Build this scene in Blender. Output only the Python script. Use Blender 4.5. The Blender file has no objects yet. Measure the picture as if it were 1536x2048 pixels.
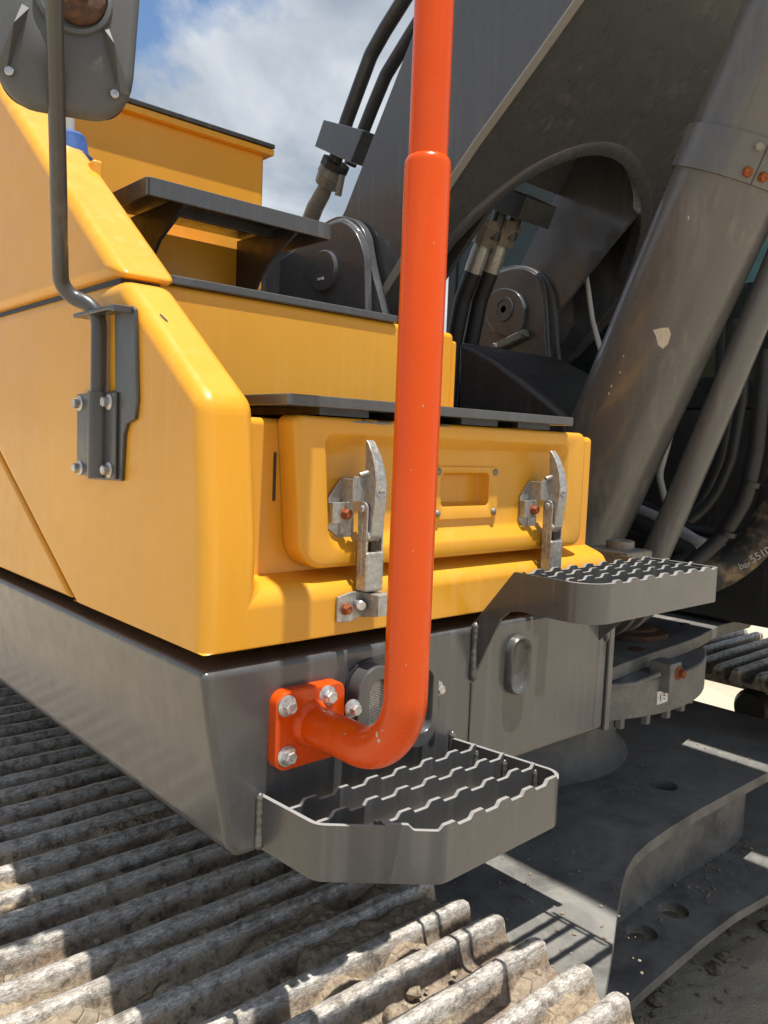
import bpy, math, random
from mathutils import Vector, Matrix, noise
from math import sin, cos, pi, radians, atan2, sqrt
random.seed(7)
scene = bpy.context.scene
C = scene.collection

# ------------------------------------------------------------------ camera
# world: X along the machine's front face, Y to its rear, Z up, metres.
FPX = 1640.0
U = Vector((1832, -64, FPX)).normalized()
V = Vector((-1475, -192, FPX)); V = (V - U * U.dot(V)).normalized()
W = U.cross(V)
MC = Matrix((U, V, W))
def ray(x, y): return MC @ Vector(((x - 768) / FPX, (y - 1024) / FPX, 1.0))
CAM = Vector((0, 0, 1.38)) - ray(405, 1345) * 1.15
def PX(x, y, X=None, Y=None, Z=None):
    r = ray(x, y)
    if X is not None: t = (X - CAM.x) / r.x
    elif Y is not None: t = (Y - CAM.y) / r.y
    else: t = (Z - CAM.z) / r.z
    return CAM + r * t
cd = bpy.data.cameras.new('camera'); cam = bpy.data.objects.new('camera', cd); C.objects.link(cam)
cd.sensor_fit = 'VERTICAL'; cd.sensor_height = 24.0; cd.lens = FPX / 2048 * 24.0
cd.clip_start = 0.02; cd.clip_end = 3000
rt, upv, bk = MC @ Vector((1, 0, 0)), MC @ Vector((0, -1, 0)), MC @ Vector((0, 0, -1))
cam.matrix_world = Matrix(((rt.x, upv.x, bk.x, CAM.x), (rt.y, upv.y, bk.y, CAM.y), (rt.z, upv.z, bk.z, CAM.z), (0, 0, 0, 1)))
scene.camera = cam

# ------------------------------------------------------------------ light
SUN = Vector((-0.022, 0.195, -1.0)).normalized()        # direction of travel
el = math.asin(-SUN.z)
world = bpy.data.worlds.new('World'); scene.world = world; world.use_nodes = True
wn, wl = world.node_tree.nodes, world.node_tree.links
wn.clear()
def N(nodes, typ, **kw):
    n = nodes.new(typ)
    for k, v in kw.items(): setattr(n, k, v)
    return n
sky = N(wn, 'ShaderNodeTexSky', sky_type='NISHITA'); sky.sun_disc = False
sky.sun_elevation = el; sky.sun_rotation = atan2(-SUN.x, -SUN.y)
sky.dust_density = 0.6; sky.ozone_density = 2.0
tc = N(wn, 'ShaderNodeTexCoord')
sep = N(wn, 'ShaderNodeSeparateXYZ'); wl.new(tc.outputs['Generated'], sep.inputs[0])
dz = N(wn, 'ShaderNodeMath', operation='ADD'); wl.new(sep.outputs[2], dz.inputs[0]); dz.inputs[1].default_value = 0.22
dzm = N(wn, 'ShaderNodeMath', operation='MAXIMUM'); wl.new(dz.outputs[0], dzm.inputs[0]); dzm.inputs[1].default_value = 0.12
dv = N(wn, 'ShaderNodeVectorMath', operation='DIVIDE'); wl.new(tc.outputs['Generated'], dv.inputs[0])
cmb = N(wn, 'ShaderNodeCombineXYZ')
for i in range(3): wl.new(dzm.outputs[0], cmb.inputs[i])
wl.new(cmb.outputs[0], dv.inputs[1])
mp = N(wn, 'ShaderNodeMapping'); wl.new(dv.outputs[0], mp.inputs[0])
mp.inputs['Location'].default_value = (6.12, 0.8, 0.0); mp.inputs['Scale'].default_value = (0.75, 0.75, 0.3)
def wnoise(scale, det, rough, dist=0.0):
    n = N(wn, 'ShaderNodeTexNoise'); n.inputs['Scale'].default_value = scale; n.inputs['Detail'].default_value = det
    n.inputs['Roughness'].default_value = rough; n.inputs['Distortion'].default_value = dist
    wl.new(mp.outputs[0], n.inputs['Vector']); return n
cn = wnoise(1.15, 9, 0.56, 0.25)
cr = N(wn, 'ShaderNodeValToRGB'); wl.new(cn.outputs['Fac'], cr.inputs[0])
cr.color_ramp.elements[0].position = 0.385; cr.color_ramp.elements[1].position = 0.435
sh = wnoise(2.1, 7, 0.55, 0.4)
sr = N(wn, 'ShaderNodeValToRGB'); wl.new(sh.outputs['Fac'], sr.inputs[0])
sr.color_ramp.elements[0].position = 0.42; sr.color_ramp.elements[0].color = (3.5, 4.1, 4.9, 1)
sr.color_ramp.elements[1].position = 0.72; sr.color_ramp.elements[1].color = (8.2, 8.5, 8.9, 1)
skm = N(wn, 'ShaderNodeMix', data_type='RGBA', blend_type='MULTIPLY'); skm.inputs[0].default_value = 1.0
wl.new(sky.outputs[0], skm.inputs[6]); skm.inputs[7].default_value = (1.2, 1.32, 1.4, 1)
mx = N(wn, 'ShaderNodeMix', data_type='RGBA')
wl.new(cr.outputs[0], mx.inputs[0]); wl.new(skm.outputs[2], mx.inputs[6]); wl.new(sr.outputs[0], mx.inputs[7])
bg = N(wn, 'ShaderNodeBackground'); bg.inputs['Strength'].default_value = 0.074
wl.new(mx.outputs[2], bg.inputs['Color'])
wo = N(wn, 'ShaderNodeOutputWorld'); wl.new(bg.outputs[0], wo.inputs[0])

sl = bpy.data.lights.new('sun', 'SUN'); sl.energy = 4.7; sl.angle = radians(0.55); sl.color = (1.0, 0.95, 0.87)
so = bpy.data.objects.new('sun', sl); C.objects.link(so)
so.rotation_euler = SUN.to_track_quat('-Z', 'Y').to_euler(); so.location = (0, -2, 12)

vs = scene.view_settings
vs.view_transform = 'Standard'; vs.look = 'None'; vs.gamma = 1.0; vs.exposure = 0.55; vs.use_curve_mapping = False
scene.render.engine = 'CYCLES'
scene.render.resolution_x = 768; scene.render.resolution_y = 1024
scene.cycles.max_bounces = 6; scene.cycles.transmission_bounces = 4; scene.cycles.caustics_reflective = False; scene.cycles.caustics_refractive = False

# ------------------------------------------------------------------ materials
class MatB:
    """small node builder working in world position space"""
    def __init__(s, name):
        s.m = bpy.data.materials.new(name); s.m.use_nodes = True
        s.n = s.m.node_tree.nodes; s.l = s.m.node_tree.links
        s.p = s.n['Principled BSDF']; s.g = s.n.new('ShaderNodeNewGeometry')
    def map(s, sc=(1, 1, 1), loc=(0, 0, 0), rot=(0, 0, 0)):
        m = s.n.new('ShaderNodeMapping'); s.l.new(s.g.outputs['Position'], m.inputs[0])
        m.inputs['Scale'].default_value = sc; m.inputs['Location'].default_value = loc; m.inputs['Rotation'].default_value = rot
        return m.outputs[0]
    def noise(s, scale, det=5, rough=0.55, vec=None, dist=0.0):
        t = s.n.new('ShaderNodeTexNoise'); t.inputs['Scale'].default_value = scale; t.inputs['Detail'].default_value = det
        t.inputs['Roughness'].default_value = rough; t.inputs['Distortion'].default_value = dist
        s.l.new(vec if vec is not None else s.g.outputs['Position'], t.inputs['Vector']); return t.outputs['Fac']
    def vor(s, scale, vec=None, feat='F1'):
        t = s.n.new('ShaderNodeTexVoronoi'); t.feature = feat; t.inputs['Scale'].default_value = scale
        s.l.new(vec if vec is not None else s.g.outputs['Position'], t.inputs['Vector']); return t.outputs['Distance']
    def ramp(s, src, a, b, ca=0.0, cb=1.0):
        r = s.n.new('ShaderNodeMapRange'); r.inputs['From Min'].default_value = a; r.inputs['From Max'].default_value = b
        r.inputs['To Min'].default_value = ca; r.inputs['To Max'].default_value = cb; s.l.new(src, r.inputs['Value']); return r.outputs[0]
    def math(s, op, a, b=None):
        m = s.n.new('ShaderNodeMath'); m.operation = op
        for i, v in enumerate((a, b)):
            if v is None: continue
            if isinstance(v, (int, float)): m.inputs[i].default_value = v
            else: s.l.new(v, m.inputs[i])
        return m.outputs[0]
    def mix(s, fac, a, b, blend='MIX'):
        m = s.n.new('ShaderNodeMix'); m.data_type = 'RGBA'; m.blend_type = blend
        for i, v in ((0, fac), (6, a), (7, b)):
            if isinstance(v, (int, float)): m.inputs[i].default_value = v
            elif isinstance(v, tuple): m.inputs[i].default_value = v if len(v) == 4 else v + (1,)
            else: s.l.new(v, m.inputs[i])
        return m.outputs[2]
    def sep(s):
        t = s.n.new('ShaderNodeSeparateXYZ'); s.l.new(s.g.outputs['Position'], t.inputs[0]); return t.outputs
    def nrm(s):
        t = s.n.new('ShaderNodeSeparateXYZ'); s.l.new(s.g.outputs['Normal'], t.inputs[0]); return t.outputs
    def set(s, **k):
        for a, v in k.items():
            i = s.p.inputs[a.replace('_', ' ')]
            if isinstance(v, tuple): i.default_value = v if len(v) == 4 else v + (1,)
            elif isinstance(v, (int, float)): i.default_value = v
            else: s.l.new(v, i)
        return s
    def bump(s, h, st=0.3, d=0.002):
        b = s.n.new('ShaderNodeBump'); b.inputs['Strength'].default_value = st; b.inputs['Distance'].default_value = d
        s.l.new(h, b.inputs['Height']); s.l.new(b.outputs[0], s.p.inputs['Normal']); return s

M = {}
def paint(name, col, dust, rough=0.32, coat=0.5, dustamt=0.35, chips=None, streak=True, bumpst=0.06, spec=0.5):
    b = MatB(name)
    big = b.noise(3.0, 4); fine = b.noise(60, 6, 0.65)
    c = b.mix(b.ramp(big, 0.3, 0.7, 0.0, 1.0), tuple(x * 0.94 for x in col), tuple(min(1, x * 1.05) for x in col))
    d = b.ramp(fine, 0.55, 0.8, 0, 0.35 * dustamt)
    if streak:
        stv = b.noise(1.0, 5, 0.6, b.map((38, 38, 1.6)))
        d = b.math('ADD', d, b.math('MULTIPLY', b.ramp(stv, 0.5, 0.78, 0, dustamt), b.ramp(b.noise(4.5, 3), 0.42, 0.62, 0.15, 1)))
    # small light scratches and specks
    w = b.noise(14, 2, 0.5)
    sc1 = b.noise(1.0, 2, 0.5, b.map((220, 220, 9), rot=(0.5, 0.35, 0.2)))
    s1 = b.math('MULTIPLY', b.ramp(sc1, 0.735, 0.76, 0, 0.55), b.ramp(w, 0.5, 0.6))
    speck = b.ramp(b.vor(75), 0.05, 0.035, 0, 1)
    speck = b.math('MULTIPLY', speck, b.ramp(b.noise(9, 2), 0.56, 0.6, 0, 0.6))
    d = b.math('MAXIMUM', d, b.math('MULTIPLY', b.math('MAXIMUM', s1, speck), min(1, 1.4 * dustamt + 0.2)))
    c = b.mix(d, c, dust)
    if chips:
        ch = chips(b); c = b.mix(ch, c, (0.05, 0.04, 0.035))
    r = b.math('ADD', b.ramp(b.noise(25, 5, 0.7), 0.3, 0.75, rough * 0.75, rough * 1.3), b.math('MULTIPLY', d, 0.5))
    b.set(Base_Color=c, Roughness=r, Coat_Weight=coat, Coat_Roughness=0.12)
    b.p.inputs['Specular IOR Level'].default_value = spec
    b.bump(b.math('ADD', b.noise(140, 3), b.math('MULTIPLY', b.noise(6, 2), 0.8)), bumpst, 0.002)
    M[name] = b.m
def ychips(b):
    P = b.sep()
    zz = b.math('MULTIPLY', b.ramp(P[2], 1.742, 1.7455), b.ramp(P[2], 1.752, 1.749))
    xx = b.math('MULTIPLY', b.ramp(P[0], 0.25, 0.27), b.ramp(P[0], 0.47, 0.44))
    edge = b.math('MULTIPLY', b.math('MULTIPLY', zz, xx), b.ramp(b.noise(30, 5, 0.7, b.map((1, 1, 3))), 0.44, 0.5))
    sp = b.math('MULTIPLY', b.ramp(b.vor(26), 0.075, 0.06), b.ramp(b.noise(5, 2), 0.68, 0.72))
    return b.math('MINIMUM', b.math('ADD', edge, sp), 0.85)
paint('yellow_paint', (0.72, 0.343, 0.024), (0.80, 0.55, 0.26), 0.35, 0.13, 0.26, ychips, True, 0.06, 0.4)
paint('grey_paint', (0.071, 0.072, 0.073), (0.33, 0.315, 0.29), 0.33, 0.35, 0.28)
paint('arm_paint', (0.055, 0.055, 0.056), (0.25, 0.24, 0.22), 0.38, 0.3, 0.25)
paint('worn_and_sheen_edge', (0.30, 0.30, 0.295), (0.45, 0.44, 0.42), 0.35, 0.2, 0.3, None, False)  # bare wear on step tops; painted-in sand reflection on the boom edge
paint('boom_paint', (0.074, 0.077, 0.084), (0.32, 0.315, 0.31), 0.30, 0.55, 0.28)
paint('dark_paint', (0.026, 0.026, 0.027), (0.15, 0.14, 0.13), 0.45, 0.15, 0.3)
paint('orange_paint', (0.68, 0.073, 0.001), (0.75, 0.30, 0.12), 0.28, 0.12, 0.12, None, True, 0.05, 0.3)
paint('cylinder_paint', (0.098, 0.098, 0.097), (0.30, 0.27, 0.23), 0.34, 0.35, 0.45)
def carbody():
    b = MatB('carbody_paint'); g = b.noise(4.5, 7, 0.68, None, 0.6); h = b.noise(26, 6, 0.7); k = b.noise(150, 5, 0.7)
    c = b.mix(b.ramp(g, 0.36, 0.66), (0.095, 0.095, 0.094), (0.24, 0.23, 0.21))
    c = b.mix(b.ramp(h, 0.5, 0.75, 0, 0.55), c, (0.26, 0.24, 0.205))
    sp = b.math('MULTIPLY', b.ramp(b.vor(34), 0.13, 0.09), b.ramp(b.noise(7, 3), 0.46, 0.6, 0, 0.8))
    sp = b.math('MAXIMUM', sp, b.math('MULTIPLY', b.ramp(b.vor(90), 0.12, 0.08), b.ramp(b.noise(11, 3), 0.5, 0.62, 0, 0.7)))
    c = b.mix(sp, c, (0.38, 0.35, 0.29))
    b.set(Base_Color=c, Roughness=b.ramp(g, 0.35, 0.7, 0.42, 0.75)); b.bump(b.math('ADD', b.math('ADD', h, b.math('MULTIPLY', k, 0.4)), b.math('MULTIPLY', sp, 1.2)), 0.35, 0.004); M['carbody_paint'] = b.m
carbody()
paint('weld_paint', (0.10, 0.096, 0.09), (0.36, 0.34, 0.31), 0.35, 0.4, 0.3, None, False, 0.5)

def zinc(name, tint=(0.52, 0.52, 0.50), met=0.55, rough=0.42):
    b = MatB(name); f = b.noise(120, 6, 0.7); g = b.noise(35, 4, 0.6)
    c = b.mix(b.ramp(f, 0.35, 0.7), tuple(x * 0.55 for x in tint), tint)
    c = b.mix(b.ramp(g, 0.5, 0.72, 0, 0.6), c, (0.34, 0.27, 0.19))
    b.set(Base_Color=c, Metallic=met, Roughness=b.ramp(f, 0.3, 0.7, rough * 0.75, rough * 1.35)); b.bump(f, 0.15, 0.001); M[name] = b.m
zinc('zinc_metal'); zinc('bright_bolt', (0.72, 0.72, 0.72), 0.7, 0.33); zinc('aged_metal', (0.33, 0.31, 0.27), 0.4, 0.5)
def rust():
    b = MatB('rust'); f = b.noise(220, 6, 0.7)
    c = b.mix(b.ramp(f, 0.35, 0.65), (0.11, 0.025, 0.008), (0.42, 0.12, 0.035))
    b.set(Base_Color=c, Roughness=0.85); b.bump(f, 0.8, 0.002); M['rust'] = b.m
rust()
def rust2():
    b = MatB('old_rust'); f = b.noise(90, 6, 0.7)
    b.set(Base_Color=b.mix(b.ramp(f, 0.35, 0.65), (0.05, 0.03, 0.022), (0.15, 0.07, 0.035)), Roughness=0.85); b.bump(f, 0.5, 0.002); M['old_rust'] = b.m
rust2()
def plain(name, col, rough=0.5, met=0.0, bsc=90, bst=0.1, var=0.15):
    b = MatB(name); f = b.noise(bsc, 5, 0.6)
    c = b.mix(b.ramp(f, 0.3, 0.7), tuple(x * (1 - var) for x in col), tuple(min(1, x * (1 + var)) for x in col))
    b.set(Base_Color=c, Roughness=rough, Metallic=met); b.bump(f, bst, 0.001); M[name] = b.m
plain('black_rubber', (0.018, 0.018, 0.019), 0.55); plain('black_plastic', (0.022, 0.022, 0.023), 0.38)
plain('mirror_plastic', (0.092, 0.096, 0.098), 0.6, 0, 400, 0.25, 0.12); plain('blue_plastic', (0.05, 0.12, 0.36), 0.4)
plain('white_print', (0.75, 0.74, 0.70), 0.6); plain('grey_hose', (0.45, 0.44, 0.42), 0.4)
plain('cream_chip', (0.50, 0.45, 0.35), 0.8); plain('seat_fabric', (0.40, 0.30, 0.16), 0.8)
def lens():
    b = MatB('lamp_lens')
    w = b.n.new('ShaderNodeTexBrick'); b.l.new(b.map((1, 1, 1), rot=(pi / 2, 0, 0)), w.inputs['Vector'])
    w.inputs['Scale'].default_value = 90; w.inputs['Color1'].default_value = (0.80, 0.78, 0.70, 1); w.inputs['Color2'].default_value = (0.55, 0.53, 0.48, 1)
    w.inputs['Mortar'].default_value = (0.08, 0.08, 0.07, 1); w.inputs['Mortar Size'].default_value = 0.06
    b.set(Base_Color=w.outputs[0], Roughness=0.2, Coat_Weight=0.6); M['lamp_lens'] = b.m
lens()
def glass():
    b = MatB('cab_glass'); b.set(Base_Color=(0.30, 0.42, 0.40), Roughness=0.02, Transmission_Weight=0.92, IOR=1.45); M['cab_glass'] = b.m
glass()
def mirror():
    b = MatB('mirror_glass'); b.set(Base_Color=(0.9, 0.9, 0.9), Roughness=0.02, Metallic=1.0); M['mirror_glass'] = b.m
mirror()
def track():
    b = MatB('track_steel'); P = b.sep(); n_ = b.nrm()
    f = b.noise(9, 8, 0.7, b.map((3, 16, 16))); g = b.noise(130, 6, 0.72); k = b.noise(6, 6, 0.62); w = b.noise(34, 6, 0.7)
    stl = b.mix(b.ramp(g, 0.35, 0.7), (0.11, 0.093, 0.077), (0.33, 0.28, 0.225))
    rst = b.mix(b.ramp(g, 0.3, 0.7), (0.12, 0.080, 0.052), (0.33, 0.225, 0.145))
    dst = b.mix(b.ramp(g, 0.3, 0.7), (0.32, 0.255, 0.18), (0.56, 0.46, 0.335))
    c = b.mix(b.ramp(f, 0.42, 0.58), stl, rst)
    c = b.mix(b.ramp(k, 0.40, 0.58, 0.0, 0.85), c, dst)
    c = b.mix(b.ramp(w, 0.50, 0.64, 0, 0.85), c, (0.060, 0.042, 0.030))
    top = b.math('MULTIPLY', b.ramp(P[2], 0.772, 0.788), b.ramp(b.noise(40, 6, 0.75, b.map((0.5, 2, 2))), 0.32, 0.52, 0.2, 1.0))
    wear = b.mix(b.ramp(b.noise(260, 5, 0.85, b.map((0.3, 1, 1))), 0.40, 0.66), (0.30, 0.28, 0.25), (0.86, 0.82, 0.76))
    c = b.mix(top, c, b.mix(b.ramp(w, 0.48, 0.64, 0, 0.75), wear, (0.13, 0.105, 0.08)))
    b.set(Base_Color=c, Metallic=b.math('MULTIPLY', top, 0.3), Roughness=b.ramp(top, 0, 1, 0.80, 0.36))
    b.bump(b.math('ADD', b.math('MULTIPLY', g, 0.8), b.math('MULTIPLY', w, 1.4)), 0.8, 0.004); M['track_steel'] = b.m
track()
def mud():
    b = MatB('dried_mud'); f = b.noise(55, 8, 0.7); g = b.noise(9, 4); cr = b.vor(28, None, 'DISTANCE_TO_EDGE')
    c = b.mix(b.ramp(f, 0.3, 0.7), (0.15, 0.105, 0.065), (0.47, 0.38, 0.265))
    c = b.mix(b.ramp(g, 0.45, 0.65, 0, 0.65), c, (0.30, 0.255, 0.20))
    b.set(Base_Color=c, Roughness=0.95); b.bump(b.math('ADD', f, b.math('MULTIPLY', b.ramp(cr, 0, 0.08), 0.5)), 0.9, 0.006); M['dried_mud'] = b.m
mud()
def ground():
    b = MatB('ground_sand'); f = b.noise(18, 8, 0.7); g = b.noise(0.7, 5); h = b.noise(140, 5, 0.7)
    c = b.mix(b.ramp(f, 0.3, 0.72), (0.44, 0.365, 0.26), (0.62, 0.53, 0.39))
    c = b.mix(b.ramp(g, 0.4, 0.65), c, (0.64, 0.55, 0.41)); c = b.mix(b.ramp(h, 0.6, 0.8, 0, 0.4), c, (0.22, 0.18, 0.13))
    b.set(Base_Color=c, Roughness=0.95); b.bump(b.math('ADD', b.math('ADD', f, h), b.noise(45, 6, 0.7)), 0.7, 0.02); M['ground_sand'] = b.m
ground()
def leaf():
    b = MatB('tree_foliage'); f = b.noise(1.2, 8, 0.75)
    b.set(Base_Color=b.mix(b.ramp(f, 0.3, 0.7), (0.02, 0.035, 0.015), (0.07, 0.10, 0.04)), Roughness=0.9); M['tree_foliage'] = b.m
leaf()

# ------------------------------------------------------------------ mesh helpers
WL = {}     # world origin of every built object (no object is rotated)
def mk(name, verts, faces, mat, parent=None, smooth=40, bevel=0, seg=3, label=None):
    vs_ = [Vector(v) for v in verts]
    lo = Vector([min(v[i] for v in vs_) for i in range(3)]); hi = Vector([max(v[i] for v in vs_) for i in range(3)])
    c = (lo + hi) / 2; c.z = lo.z
    me = bpy.data.meshes.new(name); me.from_pydata([v - c for v in vs_], [], faces); me.validate()
    import bmesh
    bm = bmesh.new(); bm.from_mesh(me); bmesh.ops.remove_doubles(bm, verts=bm.verts, dist=1e-5)
    bmesh.ops.recalc_face_normals(bm, faces=bm.faces); bm.to_mesh(me); bm.free()
    me.materials.append(M[mat])
    if smooth is not None:
        me.shade_smooth()
        if not bevel: me.set_sharp_from_angle(angle=radians(smooth))
    o = bpy.data.objects.new(name, me); C.objects.link(o)
    adopt(o, c, parent)
    if bevel:
        bv = o.modifiers.new('bevel', 'BEVEL'); bv.width = bevel; bv.segments = seg; bv.limit_method = 'ANGLE'; bv.angle_limit = radians(28)
        bv.harden_normals = True
    if label: o['label'] = label
    return o
def adopt(o, c, parent):
    WL[o.name] = Vector(c)
    if parent is None: o.location = c
    else: o.parent = parent; o.location = Vector(c) - WL[parent.name]
def box(x0, x1, y0, y1, z0, z1):
    v = [(x, y, z) for x in (x0, x1) for y in (y0, y1) for z in (z0, z1)]
    return v, [(0, 1, 3, 2), (4, 6, 7, 5), (0, 4, 5, 1), (2, 3, 7, 6), (0, 2, 6, 4), (1, 5, 7, 3)]
def join(*parts):
    V_, F_ = [], []
    for v, f in parts:
        k = len(V_); V_ += list(v); F_ += [tuple(i + k for i in q) for q in f]
    return V_, F_
def prism(pts, axis, a, b):
    """polygon extruded along axis; pts are the other two coordinates in order XYZ minus axis"""
    def p3(p, t):
        return {'X': (t, p[0], p[1]), 'Y': (p[0], t, p[1]), 'Z': (p[0], p[1], t)}[axis]
    n = len(pts); v = [p3(p, a) for p in pts] + [p3(p, b) for p in pts]
    f = [tuple(range(n)), tuple(range(2 * n - 1, n - 1, -1))] + [(i, (i + 1) % n, n + (i + 1) % n, n + i) for i in range(n)]
    return v, f
def fillet(path, r, n=8):
    path = [Vector(p) for p in path]; out = [path[0]]
    for i in range(1, len(path) - 1):
        a, b, c = path[i - 1], path[i], path[i + 1]
        d1, d2 = (a - b), (c - b); l1, l2 = d1.length, d2.length; d1.normalize(); d2.normalize()
        ang = d1.angle(d2); rr = r[i] if isinstance(r, (list, tuple)) else r
        t = min(rr / math.tan(ang / 2) if ang > 1e-3 else 0, 0.49 * l1, 0.49 * l2) if ang < pi - 1e-3 else 0
        if t < 1e-6: out.append(b); continue
        p, q = b + d1 * t, b + d2 * t
        R = t * math.tan(ang / 2); bis = (d1 + d2).normalized(); cc = b + bis * (R / sin(ang / 2))
        va, vb = p - cc, q - cc; th = va.angle(vb)
        for k in range(n + 1):
            s = k / n; out.append(cc + (va * sin((1 - s) * th) + vb * sin(s * th)) / sin(th))
    out.append(path[-1]); return out
def tube(path, r, n=16, cap=True):
    path = [Vector(p) for p in path]; m = len(path); rs = r if isinstance(r, (list, tuple)) else [r] * m
    T = [(path[min(i + 1, m - 1)] - path[max(i - 1, 0)]).normalized() for i in range(m)]
    a = Vector((0, 0, 1)) if abs(T[0].z) < 0.9 else Vector((1, 0, 0))
    nn = (a - T[0] * a.dot(T[0])).normalized(); v, f = [], []
    for i in range(m):
        nn = (nn - T[i] * nn.dot(T[i])).normalized(); bb = T[i].cross(nn)
        for k in range(n):
            an = 2 * pi * k / n; v.append(path[i] + (nn * cos(an) + bb * sin(an)) * rs[i])
    for i in range(m - 1):
        for k in range(n): f.append((i * n + k, i * n + (k + 1) % n, (i + 1) * n + (k + 1) % n, (i + 1) * n + k))
    if cap: f += [tuple(range(n))[::-1], tuple(range((m - 1) * n, m * n))]
    return v, f
def lathe(prof, p, axis, n=24):
    """prof: list of (distance along axis, radius)"""
    ax = Vector(axis).normalized(); p = Vector(p)
    return tube_var([p + ax * d for d, _ in prof], [r for _, r in prof], ax, n)
def tube_var(cs, rs, ax, n):
    a = Vector((0, 0, 1)) if abs(ax.z) < 0.9 else Vector((1, 0, 0))
    e1 = (a - ax * a.dot(ax)).normalized(); e2 = ax.cross(e1); v, f = [], []
    for c, r in zip(cs, rs):
        for k in range(n): v.append(c + (e1 * cos(2 * pi * k / n) + e2 * sin(2 * pi * k / n)) * max(r, 1e-4))
    for i in range(len(cs) - 1):
        for k in range(n): f.append((i * n + k, i * n + (k + 1) % n, (i + 1) * n + (k + 1) % n, (i + 1) * n + k))
    f += [tuple(range(n))[::-1], tuple(range((len(cs) - 1) * n, len(cs) * n))]
    return v, f
def rrect(x0, x1, z0, z1, r, n=6):
    """rounded rectangle outline; r one radius or (bl, br, tr, tl)"""
    rr = r if isinstance(r, (list, tuple)) else (r,) * 4; out = []
    for (cx, cz, a0, q) in ((x0, z0, pi, 0), (x1, z0, 1.5 * pi, 1), (x1, z1, 0, 2), (x0, z1, 0.5 * pi, 3)):
        R = rr[q]; ox = cx + (R if q in (0, 3) else -R); oz = cz + (R if q in (0, 1) else -R)
        for k in range(n + 1):
            a = a0 + 0.5 * pi * k / n; out.append((ox + R * cos(a), oz + R * sin(a)))
    return out
def loft(rings, cap0=False, cap1=True):
    n = len(rings[0]); v = [p for r in rings for p in r]; f = []
    for i in range(len(rings) - 1):
        for k in range(n): f.append((i * n + k, i * n + (k + 1) % n, (i + 1) * n + (k + 1) % n, (i + 1) * n + k))
    if cap0: f.append(tuple(range(n))[::-1])
    if cap1: f.append(tuple(range((len(rings) - 1) * n, len(rings) * n)))
    return v, f
def ringY(o2, y): return [(p[0], y, p[1]) for p in o2]
def ribbon(pts, th):
    """vertical strip: pts list of (x, y, z0, z1), thickness th centred"""
    n = len(pts); v, f = [], []
    for i, (x, y, z0, z1) in enumerate(pts):
        a = Vector((pts[max(i - 1, 0)][0], pts[max(i - 1, 0)][1], 0)); b = Vector((pts[min(i + 1, n - 1)][0], pts[min(i + 1, n - 1)][1], 0))
        t = (b - a).normalized(); nx, ny = -t.y * th / 2, t.x * th / 2
        v += [(x - nx, y - ny, z0), (x + nx, y + ny, z0), (x + nx, y + ny, z1), (x - nx, y - ny, z1)]
    for i in range(n - 1):
        for k in range(4): f.append((4 * i + k, 4 * i + (k + 1) % 4, 4 * i + 4 + (k + 1) % 4, 4 * i + 4 + k))
    f += [(3, 2, 1, 0), (4 * n - 4, 4 * n - 3, 4 * n - 2, 4 * n - 1)]
    return v, f
def bolt(p, axis, r, parent, mat='bright_bolt', h=None, washer=1.55, name='bolt', twist=0.2):
    ax = Vector(axis).normalized(); p = Vector(p); h = h or r * 1.05
    a = Vector((0, 0, 1)) if abs(ax.z) < 0.9 else Vector((1, 0, 0))
    e1 = (a - ax * a.dot(ax)).normalized(); e2 = ax.cross(e1); v, f = [], []
    w = lathe([(-0.002, r * washer), (r * 0.16, r * washer), (r * 0.34, r * washer * 0.82), (r * 0.42, r * 1.02)], p, ax, 24)
    rings = []
    for d, q in ((r * 0.3, 1.0), (h + r * 0.28, 1.0), (h + r * 0.42, 0.86)):
        rings.append([p + ax * d + (e1 * cos(2 * pi * k / 6 + twist) + e2 * sin(2 * pi * k / 6 + twist)) * r * q for k in range(6)])
    dome = lathe([(h + r * 0.40, r * 0.7), (h + r * 0.46, r * 0.62), (h + r * 0.40, r * 0.5)], p, ax, 18)
    V_, F_ = join(w, loft(rings, True, True), dome)
    return mk(name, V_, F_, mat, parent, 30)
def weld(path, r, parent, mat='weld_paint', amp=0.28):
    P2 = []; path = [Vector(p) for p in path]
    for i in range(len(path) - 1):
        m = max(2, int((path[i + 1] - path[i]).length / 0.0022))
        P2 += [path[i].lerp(path[i + 1], k / m) for k in range(m)]
    P2.append(path[-1])
    rs = [r * (1 + 0.10 * amp * sin(i * 1.05) + amp * 0.5 * noise.noise(p * 70) + amp * 1.3 * noise.noise(p * 25)) for i, p in enumerate(P2)]
    m_ = len(rs); rs = [q * min(1, 0.35 + 0.22 * i, 0.35 + 0.22 * (m_ - 1 - i)) for i, q in enumerate(rs)]
    v, f = tube(P2, rs, 10); return mk('weld_bead', v, f, mat, parent, 80)
def empty(name, loc):
    o = bpy.data.objects.new(name, None); C.objects.link(o); o.location = loc; WL[o.name] = Vector(loc); o.empty_display_size = 0.2; return o
def teeth(x, per, hgt, ph=0.0):
    t = ((x / per + ph) % 1.0)
    if t < 0.10: return hgt * t / 0.10
    if t < 0.46: return hgt
    if t < 0.56: return hgt * (0.56 - t) / 0.10
    return 0.0
def bar(x0, x1, y, z0, z1, th, per, hgt, ph, parent):
    n = int((x1 - x0) / 0.0028); xs = [x0 + (x1 - x0) * i / n for i in range(n + 1)]
    v, f = ribbon([(x, y, z0, z1 + teeth(x, per, hgt, ph)) for x in xs], th)
    return worn_tops(mk('grating_bar', v, f, 'grey_paint', parent, 30))

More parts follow.
